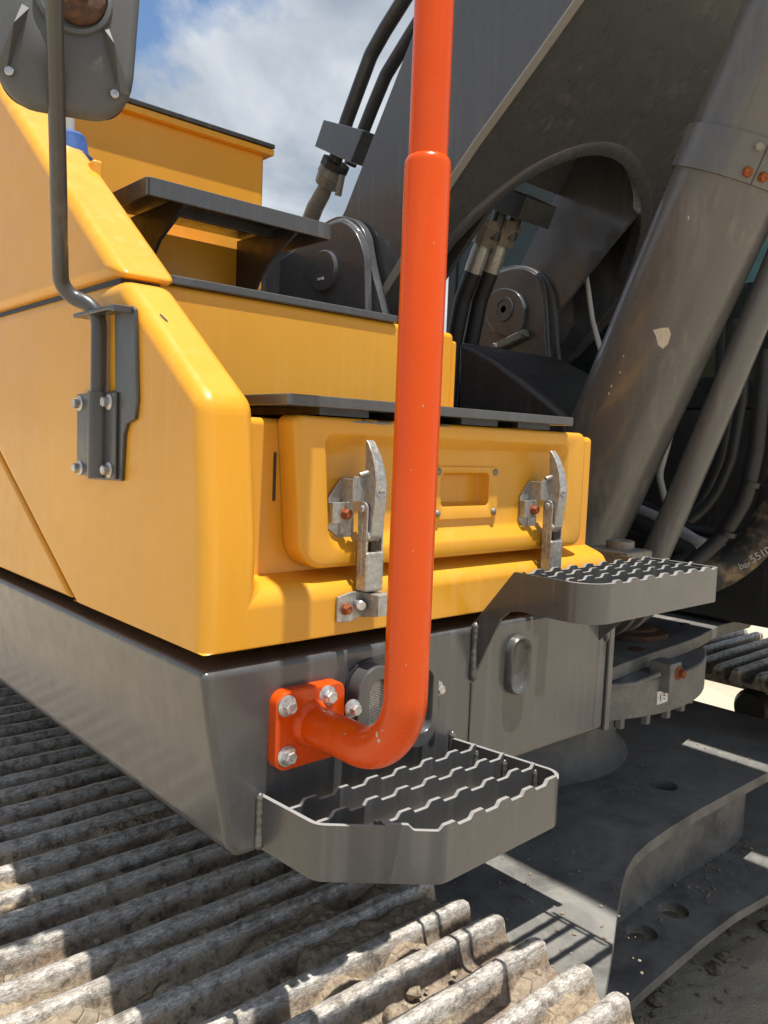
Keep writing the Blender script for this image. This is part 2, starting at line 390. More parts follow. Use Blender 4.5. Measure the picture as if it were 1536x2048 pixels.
def patch(o, polys, mat, name='paint_chip', off=0.0007):
    """thin chips laid on the surface of o where the given view rays meet it"""
    from mathutils.bvhtree import BVHTree
    bpy.context.view_layer.update()
    dg = bpy.context.evaluated_depsgraph_get(); ev = o.evaluated_get(dg); me = ev.to_mesh(); mw = o.matrix_world
    t = BVHTree.FromPolygons([mw @ v.co for v in me.vertices], [tuple(p.vertices) for p in me.polygons]); ev.to_mesh_clear()
    for pl in polys:
        cx_, cy_ = sum(p[0] for p in pl) / len(pl), sum(p[1] for p in pl) / len(pl); vv = []
        for (x, y) in list(pl) + [(cx_, cy_)]:
            r = ray(x, y).normalized(); h = t.ray_cast(CAM, r)
            if h[0] is None: break
            vv.append(h[0] - r * off)
        else:
            n = len(pl); mk(name, vv, [(k, (k + 1) % n, n) for k in range(n)], mat, o, None)
def blob(x, y, w, h, seed=0, n=9, ang=0.0):
    rnd = random.Random(seed * 7 + int(x)); out = []
    for k in range(n):
        a = 2 * pi * k / n; r = rnd.uniform(0.55, 1.1); dx, dy = w * r * cos(a), h * r * sin(a)
        out.append((x + dx * cos(ang) - dy * sin(ang), y + dx * sin(ang) + dy * cos(ang)))
    return out
def worn_tops(o, mat='worn_and_sheen_edge', lim=0.6):
    o.data.materials.append(M[mat])
    for p in o.data.polygons:
        if p.normal.z > lim: p.material_index = 1
    return o
def cut(o, tools):
    """bore real holes through o (tools: list of (verts, faces))"""
    mods = [(m.width, m.segments) for m in o.modifiers]
    for m in list(o.modifiers): o.modifiers.remove(m)
    for vf in tools:
        t = mk('bore', *vf, 'black_plastic', None, None); md = o.modifiers.new('c', 'BOOLEAN'); md.operation = 'DIFFERENCE'; md.solver = 'EXACT'; md.object = t
        bpy.context.view_layer.update(); dg = bpy.context.evaluated_depsgraph_get()
        me = bpy.data.meshes.new_from_object(o.evaluated_get(dg)); o.modifiers.clear(); o.data = me; bpy.data.objects.remove(t)
    while len(o.data.materials) > 1: o.data.materials.pop()
    for p in o.data.polygons: p.material_index = 0
    o.data.set_sharp_from_angle(angle=radians(30))
# ------------------------------------------------------------------ setting
def make_ground():
    v, f = [], []; R = [0.045 * k for k in range(58)] + [2.8, 3.2, 3.8, 4.5, 6, 8, 11, 16, 25, 40, 80, 200, 600, 1800]; n = 220
    for i, r in enumerate(R):
        for k in range(n):
            x, y = 1.5 + r * cos(2 * pi * k / n), 0.5 + r * sin(2 * pi * k / n)
            z = 0.03 * noise.noise(Vector((x * 1.6, y * 1.6, 0))) + 0.02 * noise.noise(Vector((x * 5, y * 5, 3))) + (0.018 * abs(noise.noise(Vector((x * 13, y * 13, 5)))) + 0.010 * abs(noise.noise(Vector((x * 31, y * 31, 9)))) if r < 3 else 0) if r < 40 else 0
            v.append((x, y, z))
    for i in range(len(R) - 1):
        for k in range(n): f.append((i * n + k, i * n + (k + 1) % n, (i + 1) * n + (k + 1) % n, (i + 1) * n + k))
    o = mk('ground', v, f, 'ground_sand', None, 60); o['kind'] = 'structure'
make_ground()

# ------------------------------------------------------------------ excavator
EX = empty('excavator', (1.5, 1.2, 0.0))
EX['label'] = 'yellow and dark grey crawler excavator with orange grab rail, parked on sand'
EX['category'] = 'excavator'

# ---- deck frame -------------------------------------------------------------
def deck_frame():
    v, f = prism([(0.0, 1.378), (0.012, 1.30), (0.048, 1.105), (0.064, 1.086), (1.022, 1.086), (1.026, 1.378)], 'Y', 0.0, 3.6)
    o = mk('deck_frame', v, f, 'grey_paint', EX, 40, 0.013, 4)
    # side seams and welds
    a = PX(928, 1262, Y=0); b = PX(927, 1366, Y=0)
    weld([(0.567, -0.004, 1.386), (0.567, -0.004, 1.274)], 0.0075, o)
    weld([(0.100, -0.003, 1.180), (0.100, -0.003, 1.092)], 0.007, o)
    weld([(0.518, -0.003, 1.188), (0.520, -0.003, 1.120)], 0.006, o)
    weld([(1.010, -0.003, 1.372), (1.010, -0.003, 1.290)], 0.006, o)
    mk('seam_line', *box(0.5655, 0.5685, -0.0012, 0.01, 1.10, 1.27), 'dark_paint', o)
    # end plate at the right end
    mk('end_plate', *box(1.020, 1.040, -0.006, 0.5, 1.082, 1.365), 'grey_paint', o, 40, 0.004, 2)
    # oval pressed cap
    c = PX(1031, 1328, Y=0); w, h = 0.034, 0.060
    def st(k, y): return ringY(rrect(c.x - w + k, c.x + w - k, c.z - h + k, c.z + h - k, w - k, 8), y)
    v, f = loft([st(0, 0.002), st(0.001, -0.012), st(0.004, -0.016), st(0.008, -0.015), st(0.011, -0.009), st(0.018, -0.003), st(0.026, -0.001)])
    mk('oval_cap', v, f, 'grey_paint', o, 60)
    return o
FRAME = deck_frame()

# ---- lamp and its guard -----------------------------------------------------
def lamp_guard():
    z0, z1, yp = 1.192, 1.350, -0.034
    back = mk('lamp_guard', *loft([ringY(rrect(0.258, 0.450, z0 - 0.004, z1 + 0.004, 0.045, 10), 0.0), ringY(rrect(0.258, 0.450, z0 - 0.004, z1 + 0.004, 0.045, 10), -0.006)]), 'dark_paint', EX, 40)
    for (a, b) in ((0.262, 0.344), (0.364, 0.446)):
        w = (b - a) / 2
        out = lambda k, y: ringY(rrect(a + k, b - k, z0 + k, z1 - k, w - k, 10), y)
        inn = lambda k, y: ringY(rrect(a + 0.024 - k, b - 0.016 + k, z0 + 0.026 - k, z1 - 0.024 + k, w - 0.021 + k, 10), y)
        v, f = loft([out(0, -0.005), out(0, yp + 0.002), out(0.002, yp), inn(0.0015, yp), inn(0, yp + 0.002), inn(0, -0.005)], False, False)
        mk('guard_hoop', v, f, 'grey_paint', back, 40)
    c = lambda k, y: ringY(rrect(0.272 + k, 0.436 - k, z0 + 0.012 + k, z1 - 0.012 - k, 0.02, 10), y)
    mk('lamp', *loft([c(0, -0.004), c(0, -0.016), c(0.004, -0.019)]), 'lamp_lens', back, 50)
    bolt(PX(705, 1417, Y=yp), (0, -1, 0), 0.0095, back); bolt(PX(874, 1377, Y=-0.006), (0, -1, 0), 0.0095, back)
lamp_guard()

# ---- orange grab rail -------------------------------------------------------
def handrail():
    X, Y0, Zf = 0.180, -0.225, 1.276
    path = fillet([(X, -0.015, Zf), (X, Y0, Zf), (X + 0.004, Y0 + 0.004, 2.066)], 0.096, 18)
    rs = [0.0300] * len(path)
    path += [Vector((X + 0.004, Y0 + 0.004, z)) for z in (2.0705, 2.0745, 2.077)]; rs += [0.0294, 0.0277, 0.0250]
    o = mk('handrail', *tube(path, rs, 40), 'orange_paint', EX, 50)
    mk('upper_tube', *tube([(X + 0.004, Y0 + 0.004, 2.05), (X + 0.006, Y0 + 0.008, 2.95)], 0.0253, 36), 'orange_paint', o, 50)
    rr = lambda k, y: ringY(rrect(0.114 + k, 0.245 - k, 1.212 + k, 1.334 - k, 0.020 - k, 6), y)
    mk('flange_plate', *loft([rr(0, 0.0), rr(0, -0.018), rr(0.003, -0.021)]), 'orange_paint', o, 40)
    v, f = lathe([(0, 0.0375), (0.004, 0.036), (0.010, 0.0325), (0.013, 0.0298)], (X, -0.020, Zf), (0, -1, 0), 36); mk('weld_collar', v, f, 'orange_paint', o, 60)
    for (px, py) in ((574, 1412), (654, 1391), (573, 1512)):
        bolt(PX(px, py, Y=-0.021), (0, -1, 0), 0.0105, o, twist=random.random())
    bolt((0.226, -0.021, 1.232), (0, -1, 0), 0.0105, o)
    patch(o, [blob(754, 1469, 2.5, 9, 1), blob(757, 1482, 4, 5, 2), blob(765, 1461, 2, 2.5, 3), blob(822, 940, 1.2, 2, 4), blob(868, 486, 1.2, 3, 5), blob(826, 1102, 1.0, 2.2, 6), blob(846, 812, 0.9, 4, 7), blob(812, 1330, 1.2, 3, 8), blob(690, 1468, 3, 1.2, 9), blob(858, 240, 0.9, 3, 10)], 'cream_chip')
    o['label'] = 'bright orange tubular grab rail bolted to the grey frame'
    return o
handrail()

# ---- yellow panels ----------------------------------------------------------
def boolean_union(va, vb, name, mat, parent, bevel, seg):
    a = mk(name, *va, mat, None, None); b = mk(name + '_b', *vb, mat, None, None)
    md = a.modifiers.new('u', 'BOOLEAN'); md.operation = 'UNION'; md.solver = 'EXACT'; md.object = b
    dg = bpy.context.evaluated_depsgraph_get(); me = bpy.data.meshes.new_from_object(a.evaluated_get(dg))
    la = a.location.copy()
    bpy.data.objects.remove(b); bpy.data.objects.remove(a)
    me.name = name; o = bpy.data.objects.new(name, me); C.objects.link(o); me.shade_smooth()
    adopt(o, la, parent)
    bv = o.modifiers.new('bevel', 'BEVEL'); bv.width = bevel; bv.segments = seg; bv.limit_method = 'WEIGHT'; bv.harden_normals = True
    import bmesh
    bm = bmesh.new(); bm.from_mesh(me); lay = bm.edges.layers.float.new('bevel_weight_edge'); zmin = min(v.co.z for v in bm.verts)
    for e in bm.edges:      # the lower sheet edge stays crisp, every other fold is pressed round
        if len(e.link_faces) == 2 and e.calc_face_angle(0) > radians(20): e[lay] = 0.12 if all(v.co.z < zmin + 1e-4 for v in e.verts) else 1.0
    bm.to_mesh(me); bm.free()
    return o
ZS = 1.957       # seam height
A = prism([(0.0, 1.402), (0.0, 1.56), (0.020, 1.764), (0.283, ZS), (1.42, ZS), (0.484, 1.402)], 'X', 0.0, 0.092)
B = prism([(0.0, 1.402), (0.0, 1.484), (0.058, 1.503), (0.2, 1.503), (0.2, 1.402)], 'X', 0.04, 1.012)
SIDE = boolean_union(A, B, 'side_panel', 'yellow_paint', EX, 0.024, 6)
patch(SIDE, [blob(328, 636, 16, 3, 3, 11, 0.75), blob(478, 752, 9, 2.0, 4, 9, 0.85)], 'dark_paint')
mk('rear_side_panel', *prism([(0.494, 1.402), (1.43, ZS), (3.6, ZS), (3.6, 1.402)], 'X', 0.004, 0.09), 'yellow_paint', EX, 40, 0.008, 3)
mk('upper_hood', *prism([(0.290, ZS + 0.007), (0.883, 2.418), (1.62, 2.99), (3.6, 2.99), (3.6, ZS + 0.007)], 'X', 0.001, 0.115), 'yellow_paint', EX, 40, 0.022, 5)
mk('seam_gasket', *box(0.016, 0.086, 0.32, 3.5, ZS - 0.01, ZS + 0.02), 'black_rubber', EX)
mk('inner_deck', *box(0.05, 0.9, 0.40, 3.5, 1.41, 1.93), 'dark_paint', EX)

def housing():
    o = mk('toolbox_housing', *box(0.08, 0.998, 0.054, 0.40, 1.478, 1.742), 'yellow_paint', EX, 40, 0.012, 4)
    mk('housing_slot', *box(0.146, 0.150, 0.0515, 0.06, 1.615, 1.69), 'dark_paint', o)
    return o
housing()

def toolbox_door():
    def R(x0, x1, z0, z1, r, y): return ringY(rrect(x0, x1, z0, z1, r, 9), y + 0.022)
    # left edge leans inward towards the bottom
    def lean(ring):
        return [(x + 0.022 * max(0, (1.747 - z) / 0.235) * max(0, min(1, (0.5 - x) / 0.36)), y, z) for x, y, z in ring]
    x0, x1, z0, z1 = 0.150, 0.906, 1.510, 1.748
    rr = (0.045, 0.028, 0.022, 0.016)
    s = lambda k: tuple(max(0.003, a - k * 0.5) for a in rr)
    rings = [R(x0, x1, z0, z1, rr, 0.030), R(x0, x1, z0, z1, rr, -0.006), R(x0 + 0.001, x1 - 0.001, z0 + 0.001, z1 - 0.001, s(0.002), -0.0095),
             R(x0 + 0.004, x1 - 0.004, z0 + 0.004, z1 - 0.004, s(0.004), -0.0125), R(x0 + 0.008, x1 - 0.008, z0 + 0.008, z1 - 0.008, s(0.006), -0.0135)]
    i0, i1, j0, j1 = x0 + 0.056, x1 - 0.058, z0 + 0.026, z1 - 0.024
    q = (0.03, 0.03, 0.02, 0.02)
    rings += [R(i0, i1, j0, j1, q, -0.0135), R(i0 + 0.004, i1 - 0.004, j0 + 0.006, j1 - 0.004, q, -0.0115), R(i0 + 0.010, i1 - 0.016, j0 + 0.022, j1 - 0.016, q, 0.004), R(i0 + 0.014, i1 - 0.022, j0 + 0.030, j1 - 0.022, q, 0.007)]
    rings = [lean(r) for r in rings]
    yb = 0.029
    # recessed pull handle
    a, b = PX(870, 930, Y=yb - 0.004), PX(993, 1040, Y=yb - 0.004)
    a2 = PX(876, 1042, Y=yb); zt = PX(875, 932, Y=yb).z; zb = PX(876, 1040, Y=yb).z
    hx0, hx1, hz0, hz1 = a.x, b.x, zb, zt
    P0 = lambda k, y: ringY(rrect(hx0 + k, hx1 - k, hz0 + k, hz1 - k, 0.012, 5), y)
    ox0, ox1 = hx0 + 0.020, hx1 - 0.026; oz0, oz1 = hz0 + 0.024, hz1 - 0.012
    Q0 = lambda k, y: ringY(rrect(ox0 + k, ox1 - k, oz0 + k, oz1 - k, 0.008, 5), y)
    Q9 = lambda k, y: ringY(rrect(ox0 + k, ox1 - k, oz0 + k, oz1 - k, 0.008, 9), y)
    rings += [Q9(-0.003, yb), Q9(-0.003, yb + 0.004)]
    o = mk('toolbox_door', *loft(rings, False, False), 'yellow_paint', EX, 60)
    h = mk('handle_pocket', *loft([P0(0, yb + 0.001), P0(0, yb - 0.003), P0(0.0015, yb - 0.0045), Q0(-0.002, yb - 0.0045), Q0(0, yb - 0.003), Q0(0.0, yb + 0.004), Q0(0.003, yb + 0.022), Q0(0.008, yb + 0.027)]), 'yellow_paint', o, 40)
    for (x, z) in ((hx0 + 0.009, hz1 - 0.010), (hx1 - 0.011, hz1 - 0.010), (hx0 + 0.011, hz0 + 0.012), (hx1 - 0.011, hz0 + 0.012)):
        mk('rivet', *lathe([(0, 0.0068), (0.002, 0.0064), (0.004, 0.0045), (0.005, 0.0015)], (x, yb - 0.0045, z), (0, -1, 0), 16), 'aged_metal', o, 80)
    patch(o, [blob(1160, 1072, 3.2, 17, 2, 11, 0.35)], 'aged_metal')
    patch(o, [blob(745, 845, 46, 3.2, 5, 15, 0.06), blob(884, 851, 20, 2.2, 6, 11, 0.06)], 'aged_metal')
    return o
toolbox_door()

def latch(X0, Z0, yb, zk):
    """over-centre latch: bracket, tab, lever, sleeve; zk = top of ledge keeper"""
    T = lambda pts: [(x + X0, y + yb, z + Z0) for x, y, z in pts]
    V_, F_ = prism([(-0.060, -0.030), (-0.060, 0.020), (-0.034, 0.050), (-0.006, 0.050), (-0.006, -0.052), (-0.030, -0.052)], 'Y', -0.004, 0.0)
    o = mk('latch', T(V_), F_, 'zinc_metal', EX, 40, 0.001, 2)
    ch = join(prism([(-0.0, 0.0), (-0.036, -0.004), (-0.038, 0.0), (-0.004, 0.002)][::-1], 'X', -0.034, -0.033), box(-0.034, -0.008, -0.040, -0.037, 0.014, 0.056), box(-0.036, -0.033, -0.039, -0.002, 0.014, 0.050))
    mk('channel', T(join(box(-0.034, -0.008, -0.036, -0.033, 0.014, 0.054), box(-0.036, -0.0335, -0.035, -0.002, 0.014, 0.050))[0]), join(box(0, 1, 0, 1, 0, 1), box(0, 1, 0, 1, 0, 1))[1], 'zinc_metal', o, 40, 0.001, 2)
    mk('hook', T(tube([(-0.022, -0.034, 0.056), (-0.010, -0.038, 0.060), (0.0, -0.038, 0.060)], 0.0045, 10)[0]), tube([(-0.022, -0.034, 0.056), (-0.010, -0.038, 0.060), (0.0, -0.038, 0.060)], 0.0045, 10)[1], 'zinc_metal', o)
    V_, F_ = join(box(-0.058, -0.026, -0.017, -0.014, -0.022, 0.012), box(-0.060, -0.057, -0.016, -0.001, -0.022, 0.012))
    mk('tab', T(V_), F_, 'zinc_metal', o, 40, 0.001, 2)
    p = Vector((X0 - 0.036, yb - 0.017, Z0 - 0.006)); bolt(p, (0, -1, 0), 0.0082, o, 'rust', washer=1.15)
    # lever
    fr = [(-0.046, -0.050), (-0.056, -0.040), (-0.058, -0.012), (-0.062, 0.012), (-0.0625, 0.040), (-0.058, 0.066), (-0.048, 0.090), (-0.036, 0.108), (-0.030, 0.113)]
    bk_ = [(-0.0285, 0.110), (-0.031, 0.085), (-0.034, 0.050), (-0.035, 0.015), (-0.032, -0.005), (-0.036, -0.050)]
    prof = fr + bk_; n = len(prof)
    def wid(z): return 0.0125 - 0.0045 * max(0, min(1, (z - 0.03) / 0.08))
    vl = [(-wid(z), y, z) for y, z in prof] + [(wid(z), y, z) for y, z in prof]
    fl = [tuple(range(n)), tuple(range(2 * n - 1, n - 1, -1))] + [(i, (i + 1) % n, n + (i + 1) % n, n + i) for i in range(n)]
    mk('lever', T(vl), fl, 'zinc_metal', o, 60, 0.002, 3)
    d = lathe([(-0.001, 0.0098), (0.0008, 0.0098), (0.0012, 0.0088), (0.0005, 0.0075)], (X0, yb - 0.0628, Z0 + 0.031), (0, -1, 0), 24); mk('lock_disc', *d, 'bright_bolt', o)
    V_, F_ = box(-0.0055, 0.0055, -0.0650, -0.0632, 0.0285, 0.0325); mk('key_slot', T(V_), F_, 'aged_metal', o)
    # side arm and sleeve
    arm = [(-0.050, -0.122), (-0.030, -0.122)] + [(-0.040 + 0.0115 * cos(a), 0.003 + 0.0115 * sin(a)) for a in [pi * k / 8 for k in range(9)]]
    V_, F_ = prism(arm, 'X', -0.0185, -0.0150); mk('side_arm', T(V_), F_, 'zinc_metal', o, 40, 0.001, 2)
    V_, F_ = prism(arm, 'X', 0.0150, 0.0185); mk('side_arm', T(V_), F_, 'zinc_metal', o, 40, 0.001, 2)
    V_, F_ = box(-0.0190, 0.0190, -0.0545, -0.028, -0.130, -0.066); mk('sleeve', T(V_), F_, 'zinc_metal', o, 40, 0.004, 3)
    mk('rib', T(box(-0.0200, -0.0182, -0.0425, -0.0385, -0.10, -0.022)[0]), box(0, 1, 0, 1, 0, 1)[1], 'zinc_metal', o, 40, 0.001, 2)
    for (y, z, r) in ((-0.040, 0.003, 0.0060), (-0.048, -0.040, 0.0068)):
        mk('pivot_pin', *lathe([(0, r), (0.003, r), (0.0042, r * 0.8)], (X0 - (0.0185 if z > 0 else 0.0125), yb + y, Z0 + z), (-1, 0, 0), 18), 'bright_bolt', o)
    mk('rod', *tube([(X0 + 0.002, yb - 0.042, Z0 - 0.145), (X0 + 0.002, yb - 0.042, Z0 - 0.045)], 0.0065, 12), 'rust' if False else 'dark_paint', o)
    # keeper on the ledge
    k = mk('latch_keeper', [(x + X0, y, z + zk) for x, y, z in rrk()[0]], rrk()[1], 'zinc_metal', EX, 40, 0.001, 2)
    bolt((X0 - 0.042, -0.005, zk - 0.030), (0, -1, 0), 0.0082, k, 'rust', washer=1.25)
    mk('knob', *lathe([(0, 0.0085), (0.014, 0.0085), (0.016, 0.0065)], (X0 - 0.016, -0.006, zk - 0.025), (-0.3, -1, 0), 20), 'bright_bolt', k)
    V_, F_ = join(box(-0.006, 0.026, -0.043, -0.003, -0.010, -0.006), box(-0.006, 0.026, -0.045, -0.041, -0.040, -0.006), prism([(-0.045, -0.040), (-0.003, -0.048), (-0.003, -0.006), (-0.045, -0.006)], 'X', -0.007, -0.004))
    mk('hook_plate', [(x + X0, y, z + zk) for x, y, z in V_], F_, 'zinc_metal', k, 40, 0.001, 2)
    return o
def rrk():
    return prism([(-0.058, -0.050), (-0.030, -0.052), (-0.006, -0.044), (0.020, -0.044), (0.020, -0.006), (-0.030, -0.004), (-0.058, -0.010)], 'Y', -0.006, -0.001)
pL = PX(752, 1022, Y=-0.023); pR = PX(1116, 1015, Y=-0.023)
latch(pL.x, pL.z, 0.028, 1.475); latch(pR.x, pR.z, 0.028, 1.475)

# ---- platforms above the tool box ------------------------------------------
def platforms():
    o = mk('tread_plate', *box(0.128, 0.838, -0.004, 0.37, 1.761, 1.778), 'grey_paint', EX, 40, 0.002, 2)
    for x in (0.20, 0.36, 0.52, 0.68):
        mk('spacer', *box(x, x + 0.10, 0.012, 0.34, 1.750, 1.7615), 'dark_paint', o)
    r = mk('riser_panel', *box(0.06, 0.872, 0.372, 0.60, 1.76, 1.980), 'yellow_paint', EX, 40, 0.014, 4)
    mk('end_panel', *box(0.855, 0.889, 0.380, 0.60, 1.76, 1.962), 'yellow_paint', r, 40, 0.006, 3)
    mk('edge_trim', *box(0.085, 0.68, 0.366, 0.75, 1.979, 1.995), 'grey_paint', EX, 40, 0.003, 2)
    # black step carried on two gussets
    y0 = 0.56; L = PX(292, 362, Y=y0); R = PX(658, 462, Y=y0); z1 = R.z + 0.012; x1 = R.x
    x0 = 0.17; c0 = PX(298, 360, Y=y0)
    s = mk('step_plate', *box(c0.x, x1, y0, y0 + 0.26, z1 - 0.006, z1), 'dark_paint', EX, 40, 0.001, 2)
    mk('front_lip', *box(c0.x, x1, y0 - 0.004, y0 + 0.004, z1 - 0.032, z1 + 0.004), 'grey_paint', s, 40, 0.002, 2)
    mk('side_lip', *box(c0.x - 0.006, c0.x, y0, y0 + 0.26, z1 - 0.032, z1 + 0.004), 'grey_paint', s, 40, 0.002, 2)
    mk('side_lip', *box(x1, x1 + 0.006, y0, y0 + 0.26, z1 - 0.032, z1 + 0.004), 'grey_paint', s, 40, 0.002, 2)
    mk('inner_lip', *box(c0.x + 0.09, x1 - 0.05, y0 + 0.10, y0 + 0.108, z1 - 0.030, z1 - 0.007), 'dark_paint', s, 40, 0.002, 2)
    for gx in (c0.x + 0.085, x1 - 0.085):
        pr = [(y0 + 0.012, z1 - 0.012), (y0 + 0.26, z1 - 0.012), (y0 + 0.26, z1 - 0.24), (y0 + 0.22, z1 - 0.24), (y0 + 0.185, z1 - 0.15), (y0 + 0.12, z1 - 0.085), (y0 + 0.012, z1 - 0.034)]
        mk('gusset', *prism(pr, 'X', gx - 0.004, gx + 0.004), 'dark_paint', s, 40, 0.001, 2)
    # yellow upright box behind the step
    yb = y0 + 0.262; a = PX(300, 465, Y=yb); b = PX(485, 500, Y=yb); e = PX(530, 520, Y=yb)
    t = mk('step_post', *box(a.x, b.x, yb, yb + 0.2, 1.9, b.z), 'yellow_paint', EX, 40, 0.004, 2)
    mk('post_flange', *box(b.x + 0.03, e.x + 0.004, yb + 0.02, yb + 0.03, 1.9, e.z + 0.02), 'yellow_paint', t, 40, 0.002, 2)
    weld([(b.x - 0.012, yb, 1.98), (b.x - 0.012, yb, b.z - 0.01)], 0.006, t, 'yellow_paint'); weld([(a.x + 0.012, yb, 1.98), (a.x + 0.012, yb, a.z - 0.03)], 0.005, t, 'yellow_paint')
    bolt(PX(506, 567, Y=yb - 0.02), (0, -1, 0), 0.012, t)
    # tall box with perforated tread on top
    y2 = 0.93; tr = PX(549, 300, Y=y2); rr = PX(535, 400, Y=y2); tl = PX(252, 204, Y=y2)
    k = mk('tank_box', *box(0.10, rr.x, y2 + 0.020, 2.4, 1.9, tr.z - 0.012), 'yellow_paint', EX, 40, 0.010, 3)
    mk('top_flange', *box(0.10, tr.x, y2, 2.4, tr.z - 0.016, tr.z), 'yellow_paint', k, 40, 0.002, 2)
    x0 = 0.12; zt = tr.z - 0.002
    tp = mk('top_tread', *box(x0, tr.x, y2 + 0.004, 2.3, zt + 0.004, zt + 0.014), 'dark_paint', EX, 40, 0.003, 2)
    mk('tread_rail', *box(x0, tr.x, y2 - 0.004, y2 + 0.0045, zt + 0.003, zt + 0.0155), 'dark_paint', tp, 40, 0.003, 2)
    # filler box with blue cap
    y3 = 0.62; p = PX(207, 322, Y=y3); q = PX(140, 300, Y=y3)
    fb = mk('filler_box', *box(0.09, p.x, y3, y3 + 0.20, 1.95, p.z), 'yellow_paint', EX, 40, 0.006, 3)
    cc = PX(137, 290, Y=y3 + 0.12)
    cp = mk('filler_cap', *lathe([(0, 0.03), (0.012, 0.03), (0.012, 0.047), (0.030, 0.048), (0.034, 0.040), (0.07, 0.034), (0.075, 0.028)], (cc.x, cc.y, p.z), (0, 0, 1), 28), 'blue_plastic', EX, 40)
    cp['label'] = 'blue plastic filler cap'
    mk('cap_seal', *lathe([(0, 0.038), (0.011, 0.040)], (cc.x, cc.y, p.z), (0, 0, 1), 24), 'black_rubber', cp)
    mk('sight_tube', *tube([(cc.x, cc.y, p.z + 0.07), (cc.x, cc.y, p.z + 0.14)], 0.012, 14), 'grey_hose', cp)
platforms()

# ---- fold-out steps -----------------------------------------------------------
def lower_step():
    zt, zb = 1.172, 1.094
    pth = fillet([(0.104, 0.0, 0), (0.112, -0.128, 0), (0.245, -0.243, 0), (0.548, -0.232, 0), (0.516, 0.0, 0)], [0, 0.03, 0.03, 0.03, 0], 7)
    pts = []
    for i in range(len(pth) - 1):
        m = max(1, int((pth[i + 1] - pth[i]).length / 0.003))
        pts += [pth[i].lerp(pth[i + 1], k / m) for k in range(m)]
    pts.append(pth[-1])
    o = mk('lower_step', *ribbon([(p.x, p.y, zb, zt + (teeth(p.x, 0.062, 0.008, 0.1) if (p.y < -0.19 and p.x < 0.53) else 0.004)) for p in pts], 0.007), 'grey_paint', EX, 30); worn_tops(o)
    for (yy, xa, xb) in ((-0.058, 0.112, 0.520), (-0.116, 0.122, 0.528), (-0.176, 0.178, 0.536)):
        b = bar(xa, xb, yy, zb + 0.016, zt, 0.0062, 0.062, 0.008, yy * 3, o)
        weld([(xb - 0.002, yy - 0.006, zt - 0.002), (xb - 0.002, yy - 0.006, zb + 0.03)], 0.005, o)
    return o
lower_step()
def upper_step():
    xl, xr, yf, yr, zt, zb = 0.570, 1.000, -0.250, -0.085, 1.490, 1.424
    pth = fillet([(xl, -0.04, 0), (xl, yf, 0), (xr, yf, 0), (xr, yr, 0)], [0, 0.05, 0.012, 0], 10); pts = []
    for i in range(len(pth) - 1):
        m = max(1, int((pth[i + 1] - pth[i]).length / 0.003))
        pts += [pth[i].lerp(pth[i + 1], k / m) for k in range(m)]
    pts.append(pth[-1])
    o = mk('upper_step', *ribbon([(p.x, p.y, zb, zt + (teeth(p.x, 0.052, 0.006) if (p.y < yf + 0.004 and xl + 0.06 < p.x < xr - 0.02) else 0.002)) for p in pts if p.y < -0.086], 0.007), 'grey_paint', EX, 30); worn_tops(o)
    side = [(0.0, 1.274), (0.0, 1.386), (-0.088, zt + 0.002), (-0.2, zt + 0.002), (-0.2, zb), (-0.105, zb), (-0.080, 1.418), (-0.062, 1.402), (-0.05, 1.375)]
    mk('side_gusset', *prism(side, 'X', xl - 0.0034, xl + 0.0034), 'grey_paint', o, 30, 0.0008, 1)
    mk('side_gusset', *prism([(0.0, 1.295), (0.0, 1.40), (-0.04, 1.49), (-0.23, 1.488), (-0.23, 1.42), (-0.12, 1.418)], 'X', 0.984, 0.990), 'grey_paint', o, 30, 0.0008, 1)
    for yy in (-0.105, -0.145, -0.196):
        bar(xl + 0.003, xr - 0.003, yy, zb + 0.014, zt, 0.0055, 0.052, 0.006, yy * 5, o)
    return o
upper_step()

